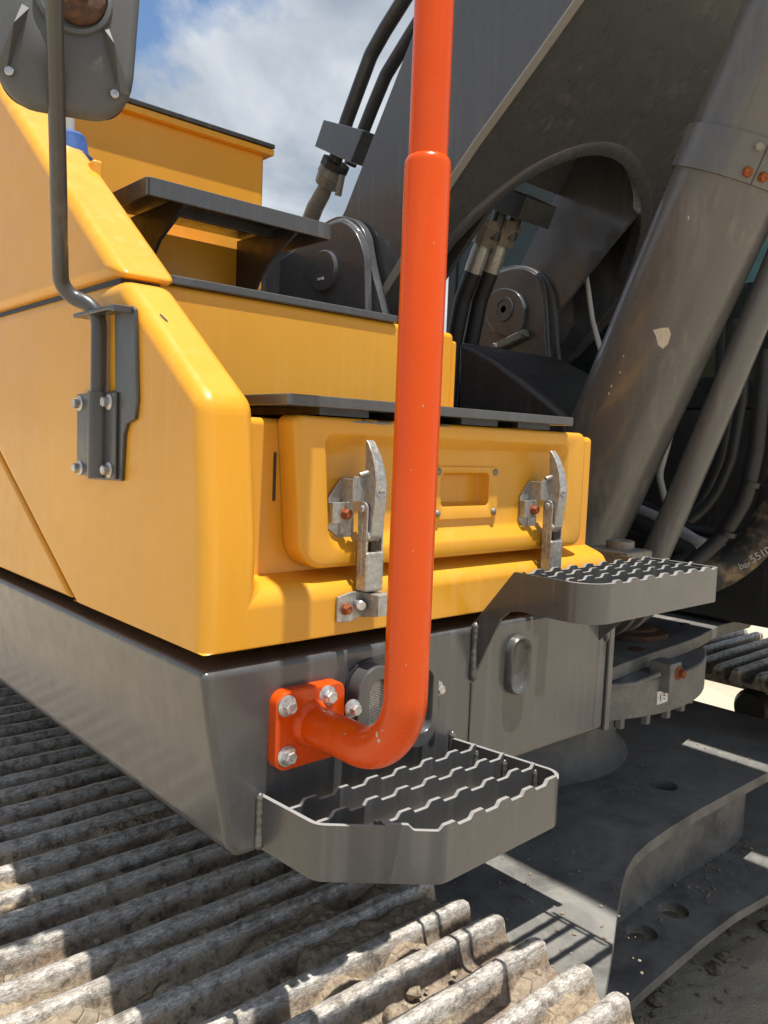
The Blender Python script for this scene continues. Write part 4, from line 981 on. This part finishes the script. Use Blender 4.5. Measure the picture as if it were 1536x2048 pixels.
    mk('riser_ring', *lathe([(-0.012, rb - 0.22), (0.008, rb - 0.25), (0.02, rb - 0.27), (0.05, rb - 0.285), (0.25, rb - 0.285), (0.292, rb - 0.25)], (cx, cy, zt), (0, 0, 1), 96), 'carbody_paint', cb, 50)
    p = PX(1327, 1570, Z=zt); cut(cb, [lathe([(-0.1, 0.045), (0.1, 0.045)], p, (0, 0, 1), 32)])
    # web under the plate and bottom plate
    wb = [(p.x, p.y + 0.10) for p in ed]
    v, f = [], []
    for (x, y) in wb: v += [(x + 0.02, y + 0.02, zt - 0.03), (x + 0.02, y + 0.02, 0.30)]
    f = [(2 * i, 2 * i + 1, 2 * i + 3, 2 * i + 2) for i in range(len(wb) - 1)]
    mk('web_plate', v, f, 'carbody_paint', cb, 60)
    zb = 0.30
    eb = [PX(x, y, Z=zb) for x, y in ((1600, 1752), (1536, 1790), (1470, 1828), (1400, 1882), (1330, 1942), (1280, 1985), (1250, 2015), (1235, 2080))]
    p2 = [(p.x, p.y) for p in eb]; p2 = p2 + [(p2[-1][0] - 0.02, -0.7), (0.5, -0.7), (0.5, 2.2), (3.2, 2.2), (3.2, p2[0][1])]
    bp = mk('bottom_plate', *prism(p2, 'Z', zb - 0.03, zb), 'carbody_paint', cb, 40, 0.004, 2)
    cut(bp, [lathe([(-0.1, 0.046), (0.1, 0.046)], PX(x, y, Z=zb), (0, 0, 1), 32) for (x, y) in ((1347, 1820), (1283, 1865))])
    # track frames
    mk('track_frame', *prism([(0.02, 0.66), (0.40, 0.66), (0.50, 0.58), (0.50, 0.22), (-0.1, 0.22), (-0.1, 0.58)], 'Y', -1.6, 3.4), 'carbody_paint', EX, 40, 0.01, 2)
    mk('track_frame', *prism([(3.25, 0.36), (3.5, 0.36), (3.6, 0.32), (3.6, 0.2), (3.1, 0.2), (3.1, 0.32)], 'Y', -1.6, 3.4), 'dark_paint', EX, 40, 0.01, 2)
lower()

# ---- tracks ----------------------------------------------------------------------------
TX0, TX1, ZT = -0.25, 0.651, 0.80
TK = 1.256      # shoe size relative to a 226 mm pitch
ZB = ZT - 0.050
def shoe_z(y):
    y = y / TK; z = 0.0
    for g in (-0.081, 0.0, 0.081):
        d = abs(y - g)
        if d < 0.0100: k = 1.0 - 0.05 * (d / 0.0100) ** 2
        elif d < 0.0175: t = (d - 0.0100) / 0.0075; k = 0.95 - 0.75 * (0.75 * t + 0.25 * t * t * (3 - 2 * t))
        elif d < 0.028: t = (d - 0.0175) / 0.0105; k = 0.20 * (1 - t) ** 2
        else: k = 0.0
        z = max(z, 0.050 * max(0, min(1, k)))
    return z
def shoe_mesh(seed, nx=72):
    ys = []; y = -0.1092
    while y <= 0.1094: ys.append(y * TK); y += 0.0028
    xs = [TX0 + (TX1 - TX0) * i / nx for i in range(nx + 1)]; v, f = [], []
    for x in xs:
        e = min(x - TX0, TX1 - x)
        for y in ys:
            z = shoe_z(y); q = Vector((x * 6, y * 18, seed * 7.3)); q2 = Vector((x * 28, y * 50, seed * 3.1))
            z *= 1 - 0.12 * max(0, 1 - e / 0.025) ** 2
            dz_ = 0.0016 * noise.noise(q) + 0.0009 * noise.noise(q2) * (1 + z * 20)
            if y < -0.104 * TK: z = z - 0.004
            if y > 0.106 * TK: z -= 0.006
            v.append((x, y + 0.0008 * noise.noise(q2 + Vector((5, 1, 2))) + 0.0012 * noise.noise(Vector((x * 3, seed * 5.0, y * 4))), z + dz_ + ZB))
    m = len(ys)
    for i in range(nx):
        for j in range(m - 1): f.append((i * m + j, (i + 1) * m + j, (i + 1) * m + j + 1, i * m + j + 1))
    k = len(v)
    per = [(0, j) for j in range(m)] + [(i, m - 1) for i in range(1, nx + 1)] + [(nx, j) for j in range(m - 2, -1, -1)] + [(i, 0) for i in range(nx - 1, 0, -1)]
    for i, j in per: p = v[i * m + j]; v.append((p[0], p[1], ZB - 0.016))
    L = len(per)
    for q in range(L):
        a = per[q][0] * m + per[q][1]; b = per[(q + 1) % L][0] * m + per[(q + 1) % L][1]; f.append((a, b, k + (q + 1) % L, k + q))
    f.append(tuple(range(k, k + L)))
    return v, f
def tracks():
    tr = mk('track', *box(TX0 + 0.28, TX1 - 0.28, -1.6, 3.4, ZB - 0.10, ZB - 0.017), 'track_steel', EX, 40, 0.01, 2)
    var = [mk('track_shoe', *shoe_mesh(s), 'track_steel', tr, 60) for s in range(5)]
    bl = mk('shoe_bolt', *lathe([(0, 0.026), (0.008, 0.026), (0.017, 0.022), (0.023, 0.014), (0.025, 0.004)], (0, 0, 0), (0, 0, 1), 16), 'track_steel', tr, 60)
    base = [v.location.copy() for v in var]; n = 0; first = True; PI_ = 0.2265 * TK; Y0 = -1.002 + (0.698) * TK
    for i in range(-2, 10):
        yc = Y0 + PI_ * i; j = (i * 3 + 1) % 5
        if n < 5: s = var[n]; loc = base[n]
        else: s = var[j].copy(); C.objects.link(s); loc = base[j]
        n += 1
        s.location = Vector((loc.x + random.uniform(-0.010, 0.004), loc.y + yc, loc.z + random.uniform(-0.003, 0.003)))
        s.rotation_euler.z = random.uniform(-0.006, 0.006)
        for bx in (0.07, 0.34):
            for by in (-0.041 * TK, 0.041 * TK):
                if first: o = bl; first = False
                else: o = bl.copy(); C.objects.link(o)
                o.location = Vector((bx + random.uniform(-.004, .004), yc + by, ZB - 0.003)) - WL[tr.name]
    # far track
    ft = mk('track', *box(3.15, 3.55, -1.4, 3.2, ZB - 0.10, ZB - 0.017), 'track_steel', EX, 40, 0.01, 2)
    for i in range(-1, 9):
        s = var[0].copy(); C.objects.link(s); s.parent = ft; s.location = Vector((3.35, 0.45 + PI_ * (i - 3), ZB - 0.016)) - WL[ft.name]; s.rotation_euler.z = 0
    for k in range(5):
        mk('track_roller', *lathe([(0, 0.10), (0.05, 0.11), (0.05, 0.085), (0.35, 0.085), (0.35, 0.11), (0.4, 0.10)], (3.15, -0.9 + k * 0.75, 0.26), (1, 0, 0), 24), 'black_rubber', ft, 40)
    p = PX(1500, 1400, X=3.1)
    mk('carrier_roller', *lathe([(0, 0.07), (0.04, 0.09), (0.30, 0.09), (0.34, 0.07)], (3.1, p.y, 0.58), (1, 0, 0), 24), 'black_rubber', ft, 40)
    mk('lower_run', *box(2.95, 3.75, -1.4, 3.2, 0.03, 0.13), 'track_steel', ft, 40, 0.01, 2)
    # dried mud caked in the valleys
    nx, ny = 190, 470; x0, x1, y0, y1 = TX0 + 0.005, TX1 - 0.015, -0.75, 1.9; v, f = [], []
    for i in range(nx + 1):
        x = x0 + (x1 - x0) * i / nx
        for j in range(ny + 1):
            y = y0 + (y1 - y0) * j / ny
            big = noise.noise(Vector((x * 4 + 2, y * 5.6, 1.2))) + 0.5 * noise.noise(Vector((x * 10, y * 15, 4.0)))
            fine = noise.noise(Vector((x * 48, y * 48, 2))) * 0.5 + noise.noise(Vector((x * 110, y * 110, 8))) * 0.35
            cl = max(0, big + 0.02)
            z = ZB - 0.012 + 0.044 * min(1, cl * 2.6) + 0.010 * fine * (0.3 + min(1, cl * 3)) - 0.012 * max(0, -0.02 - big)
            e = min(x - x0, x1 - x); z -= 0.025 * max(0, 1 - e / 0.04)
            v.append((x, y, z))
    for i in range(nx):
        for j in range(ny): a = i * (ny + 1) + j; f.append((a, a + ny + 1, a + ny + 2, a + 1))
    for k in range(420):
        x, y = random.uniform(x0 + 0.02, x1 - 0.02), random.uniform(-0.6, 1.6)
        yl = ((y - Y0 + PI_ / 2) % PI_) - PI_ / 2
        if shoe_z(yl) > 0.016: continue
        r = random.uniform(0.004, 0.011) * (1.7 if random.random() < 0.12 else 1); kk = len(v); zc = ZB + 0.008 + random.uniform(0, 0.010)
        for a in range(4):
            for b in range(6):
                th = pi * (a + 0.5) / 4; ph = 2 * pi * b / 6; q = r * random.uniform(0.6, 1.15)
                v.append((x + q * sin(th) * cos(ph), y + q * sin(th) * sin(ph), zc + q * 0.7 * cos(th)))
        for a in range(3):
            for b in range(6): f.append((kk + a * 6 + b, kk + a * 6 + (b + 1) % 6, kk + a * 6 + 6 + (b + 1) % 6, kk + a * 6 + 6 + b))
        f += [tuple(kk + b for b in range(6)), tuple(kk + 18 + b for b in range(6))[::-1]]
    o = mk('mud', v, f, 'dried_mud', None, 70); o['kind'] = 'stuff'; o['label'] = 'dried tan mud caked between the grousers of the near track'; o['category'] = 'mud'
tracks()

def crumbs():
    v, f = [], []
    def clod(x, y, z, r):
        kk = len(v)
        for a in range(3):
            for b in range(5):
                th = pi * (a + 0.5) / 3; ph = 2 * pi * b / 5 + a; q = r * random.uniform(0.6, 1.15)
                v.append((x + q * sin(th) * cos(ph), y + q * sin(th) * sin(ph), z + q * 0.6 * (cos(th) + 0.7)))
        for a in range(2):
            for b in range(5): f.append((kk + a * 5 + b, kk + a * 5 + (b + 1) % 5, kk + a * 5 + 5 + (b + 1) % 5, kk + a * 5 + 5 + b))
        f.extend([tuple(kk + b for b in range(5)), tuple(kk + 10 + b for b in range(5))[::-1]])
    for k in range(330):
        c = random.choice([(1.0, 0.1), (1.3, 0.35), (1.9, 0.4), (1.1, -0.1), (2.3, 0.5)]); x, y = random.gauss(c[0], 0.25), random.gauss(c[1], 0.18)
        if 0.70 < x < 2.7 and y > (0.22 if x > 1.3 else -0.2 + max(0, x - 0.95) * 0.9): clod(x, y, 0.63, random.uniform(0.0018, 0.006))
    for k in range(160):
        x, y = random.uniform(1.45, 2.5), random.uniform(0.12, 0.4)
        if min((x - 1.773) ** 2 + (y - 0.178) ** 2, (x - 1.583) ** 2 + (y - 0.178) ** 2) < 0.006: continue
        clod(x, y, 0.30, random.uniform(0.002, 0.009))
    for k in range(420):
        x, y = random.uniform(1.2, 3.0), random.uniform(-0.9, 0.25); clod(x, y, 0.0, random.choice((0.008, 0.012, 0.02, 0.03)) * random.uniform(0.6, 1.3))
    o = mk('soil_crumbs', v, f, 'dried_mud', None, 60); o['kind'] = 'stuff'; o['label'] = 'crumbs of dry soil scattered on the carbody plates and ground beneath'; o['category'] = 'soil'
crumbs()

# ---- cab, hoses and the dark bay behind -------------------------------------------------
def cab():
    X = 2.42
    zsill = PX(1430, 800, X=X).z
    o = mk('cab', *box(X, X + 1.35, -0.55, 1.9, 1.10, zsill - 0.03), 'dark_paint', EX, 40, 0.01, 2)
    mk('window_sill', *box(X - 0.012, X + 0.03, -0.35, 1.9, zsill - 0.03, zsill + 0.02), 'black_plastic', o, 40, 0.004, 2)
    mk('window_glass', *box(X + 0.004, X + 0.010, -0.30, 1.85, zsill + 0.02, 3.0), 'cab_glass', o, None)
    mk('far_wall', *box(X + 0.97, X + 1.0, -0.3, 1.9, zsill - 0.03, 2.55), 'grey_paint', o)
    mk('far_glass', *box(X + 0.98, X + 0.985, -0.3, 1.9, 2.55, 3.0), 'cab_glass', o)
    mk('rear_wall', *box(X + 0.02, X + 0.97, 1.86, 1.9, zsill - 0.03, 3.0), 'black_plastic', o)
    mk('cab_roof', *box(X - 0.01, X + 1.02, -0.4, 1.95, 3.0, 3.12), 'yellow_paint', o, 40, 0.02, 3)
    for y in (-0.35, 1.85): mk('cab_pillar', *box(X - 0.005, X + 0.05, y, y + 0.06, zsill, 3.0), 'black_plastic', o, 40, 0.01, 2)
    for y in (-0.35, 1.85): mk('cab_pillar', *box(X + 0.95, X + 1.0, y, y + 0.06, zsill, 3.0), 'black_plastic', o, 40, 0.01, 2)
    mk('seat_back', *box(X + 0.45, X + 0.9, 0.9, 1.02, zsill - 0.25, zsill + 0.5), 'seat_fabric', o, 40, 0.04, 4)
    mk('seat_cushion', *box(X + 0.40, X + 0.9, 0.35, 0.95, zsill - 0.25, zsill - 0.05), 'seat_fabric', o, 40, 0.04, 4)
    p = PX(1520, 660, X=X + 0.25); mk('grab_bar', *tube([p + Vector((0, 0.6, -0.12)), p + Vector((0, 0.05, -0.01)), p, p + Vector((0, -0.5, 0.12))], 0.014, 10), 'yellow_paint', o, 60)
    mk('console', *box(X + 0.1, X + 0.32, -0.1, 0.9, zsill - 0.02, zsill + 0.10), 'seat_fabric', o, 40, 0.03, 3)
cab()
def hose(path, r, mat='black_rubber', name='hose', rad=0.12, parent=None):
    return mk(name, *tube(fillet(path, rad, 8), r, 16), mat, parent or EX, 60)
def hoses():
    Y = lambda x, y, X: PX(x, y, X=X)
    # big hose with print, sweeping up at the right
    X = 1.80
    big = hose([Y(1300, 1190, X - 0.25), Y(1400, 1160, X - 0.08), Y(1480, 1120, X), Y(1545, 1040, X), Y(1580, 900, X), Y(1590, 700, X)], 0.052, 'dirty_hose', rad=0.25)
    hose([Y(1380, 1130, X - 0.15), Y(1440, 1080, X - 0.1), Y(1490, 1000, X - 0.1), Y(1512, 900, X - 0.1), Y(1530, 700, X - 0.1)], 0.022, rad=0.2)
    for (x, y) in ((1502, 965), (1455, 1065)):
        p = Y(x, y, X - 0.10); mk('cable_tie', *lathe([(-0.007, 0.026), (0.007, 0.026)], p, Vector((0, -0.35, 0.9)), 18), 'black_plastic', big)
    for i, (dy, z) in enumerate(((0, 0), (18, 0.0), (36, 0.0))):
        hose([Y(1260, 1010 + dy, 1.9), Y(1330, 1040 + dy, 1.9), Y(1400, 1085 + dy, 1.9), Y(1460, 1100 + dy, 1.95)], 0.016, 'grey_hose', 'steel_line', 0.1)
    hose([Y(1262, 1040, 1.7), Y(1310, 1062, 1.7), Y(1350, 1090, 1.7), Y(1390, 1112, 1.7), Y(1340, 1135, 1.65)], 0.028, rad=0.08)
    hose([Y(1240, 1075, 1.75), Y(1290, 1090, 1.75), Y(1340, 1120, 1.75), Y(1420, 1140, 1.75)], 0.034, rad=0.1)
    hose([Y(1340, 870, 2.1), Y(1318, 950, 2.1), Y(1330, 1000, 2.1), Y(1345, 1030, 2.1)], 0.012, 'grey_hose', 'steel_line', 0.1)
    hose([Y(1165, 500, 2.3), Y(1185, 640, 2.2), Y(1203, 705, 2.15), Y(1240, 770, 2.1)], 0.010, 'white_print', 'signal_wire', 0.1)
    for (dx, dy, X_, r_) in ((0, 0, 2.0, 0.020), (8, 22, 1.98, 0.018), (-6, 44, 1.9, 0.024), (14, 60, 1.88, 0.020)):
        hose([Y(1225 + dx, 985 + dy, X_), Y(1290 + dx, 1012 + dy, X_), Y(1350 + dx, 1052 + dy, X_), Y(1440 + dx, 1068 + dy, X_ + 0.05), Y(1540, 1040 + dy, X_ + 0.1)], r_, rad=0.15)
    for (dx, X_, r_) in ((0, 2.2, 0.022), (-26, 2.25, 0.016), (22, 2.15, 0.018)):
        hose([Y(1470 + dx, 640, X_), Y(1462 + dx, 800, X_), Y(1440 + dx, 920, X_), Y(1400 + dx, 1010, X_), Y(1330, 1075, X_ - 0.1)], r_, rad=0.25)
    # swivel drum under the upper step
    d = mk('swivel_drum', *lathe([(0, 0.10), (0.02, 0.17), (0.30, 0.17), (0.31, 0.16), (0.33, 0.15)], (1.42, 0.50, 1.28), (1, 0.0, 0), 40), 'dark_paint', EX, 40)
    mk('drum_rim', *lathe([(0, 0.176), (0.02, 0.176)], (1.70, 0.50, 1.28), (1, 0, 0), 40), 'carbody_paint', d, 40)
    for k, r in enumerate((0.16, 0.14)): mk('drum_ring', *lathe([(0, r), (0.03, r), (0.03, r - 0.02)], (1.80 + 0.09 * k, 0.50, 1.27), (1, 0, 0), 36), 'carbody_paint', d, 40)
    # lifting eye block behind the ledge end
    p = PX(1255, 1100, X=1.17)
    e = mk('hinge_block', *box(1.125, 1.235, p.y - 0.03, p.y + 0.10, p.z - 0.05, p.z), 'aged_metal', EX, 40, 0.006, 3)
    mk('hinge_bush', *lathe([(0, 0.034), (0.018, 0.034), (0.020, 0.030), (0.020, 0.014), (0.01, 0.012)], (1.185, p.y + 0.03, p.z), (0, 0, 1), 28), 'aged_metal', e, 40)
    mk('hinge_pin', *lathe([(0, 0.013), (0.014, 0.012)], (1.185, p.y + 0.03, p.z + 0.002), (0, 0, 1), 18), 'rust', e, 40)
    # bulkhead closing the bay behind the boom foot
    mk('bulkhead', *box(0.95, 2.42, 1.55, 1.60, 1.05, 2.05), 'dark_paint', EX)
    zb_ = PX(560, 500, Y=1.45).z
    mk('bay_panel', *box(0.72, 1.16, 1.45, 1.49, 1.9, zb_), 'dark_paint', EX)
    # printed marks on the big hose
    import string
    def text(body, px, py, X_, size, rot, nm='hose_print'):
        cu = bpy.data.curves.new(nm, 'FONT'); cu.body = body; cu.size = size; cu.extrude = 0.0006; cu.align_x = 'CENTER'; cu.align_y = 'CENTER'
        ob = bpy.data.objects.new(nm, cu); C.objects.link(ob)
        dg = bpy.context.evaluated_depsgraph_get(); me = bpy.data.meshes.new_from_object(ob.evaluated_get(dg)); bpy.data.objects.remove(ob)
        me.materials.clear(); me.materials.append(M['grey_hose'])
        o = bpy.data.objects.new(nm, me); C.objects.link(o); p = PX(px, py, X=X_); p = p + (CAM - p).normalized() * 0.055
        adopt(o, p, big)
        view = (CAM - p).normalized(); right = Vector((0, 0, 1)).cross(view).normalized(); up = view.cross(right)
        r2 = right * cos(rot) + up * sin(rot); u2 = view.cross(r2)
        o.rotation_euler = Matrix(((r2.x, u2.x, view.x), (r2.y, u2.y, view.y), (r2.z, u2.z, view.z))).to_euler()
    text('5510', 1521, 1110, X, 0.030, radians(36)); text('bar', 1490, 1130, X, 0.026, radians(24))
def dirty():
    b = MatB('dirty_hose'); f = b.noise(14, 6, 0.65); g = b.noise(70, 5, 0.7)
    c = b.mix(b.ramp(f, 0.45, 0.62), (0.02, 0.02, 0.02), b.mix(b.ramp(g, 0.3, 0.7), (0.13, 0.09, 0.05), (0.26, 0.19, 0.11)))
    b.set(Base_Color=c, Roughness=0.7); b.bump(g, 0.4, 0.002); M['dirty_hose'] = b.m
dirty()
hoses()
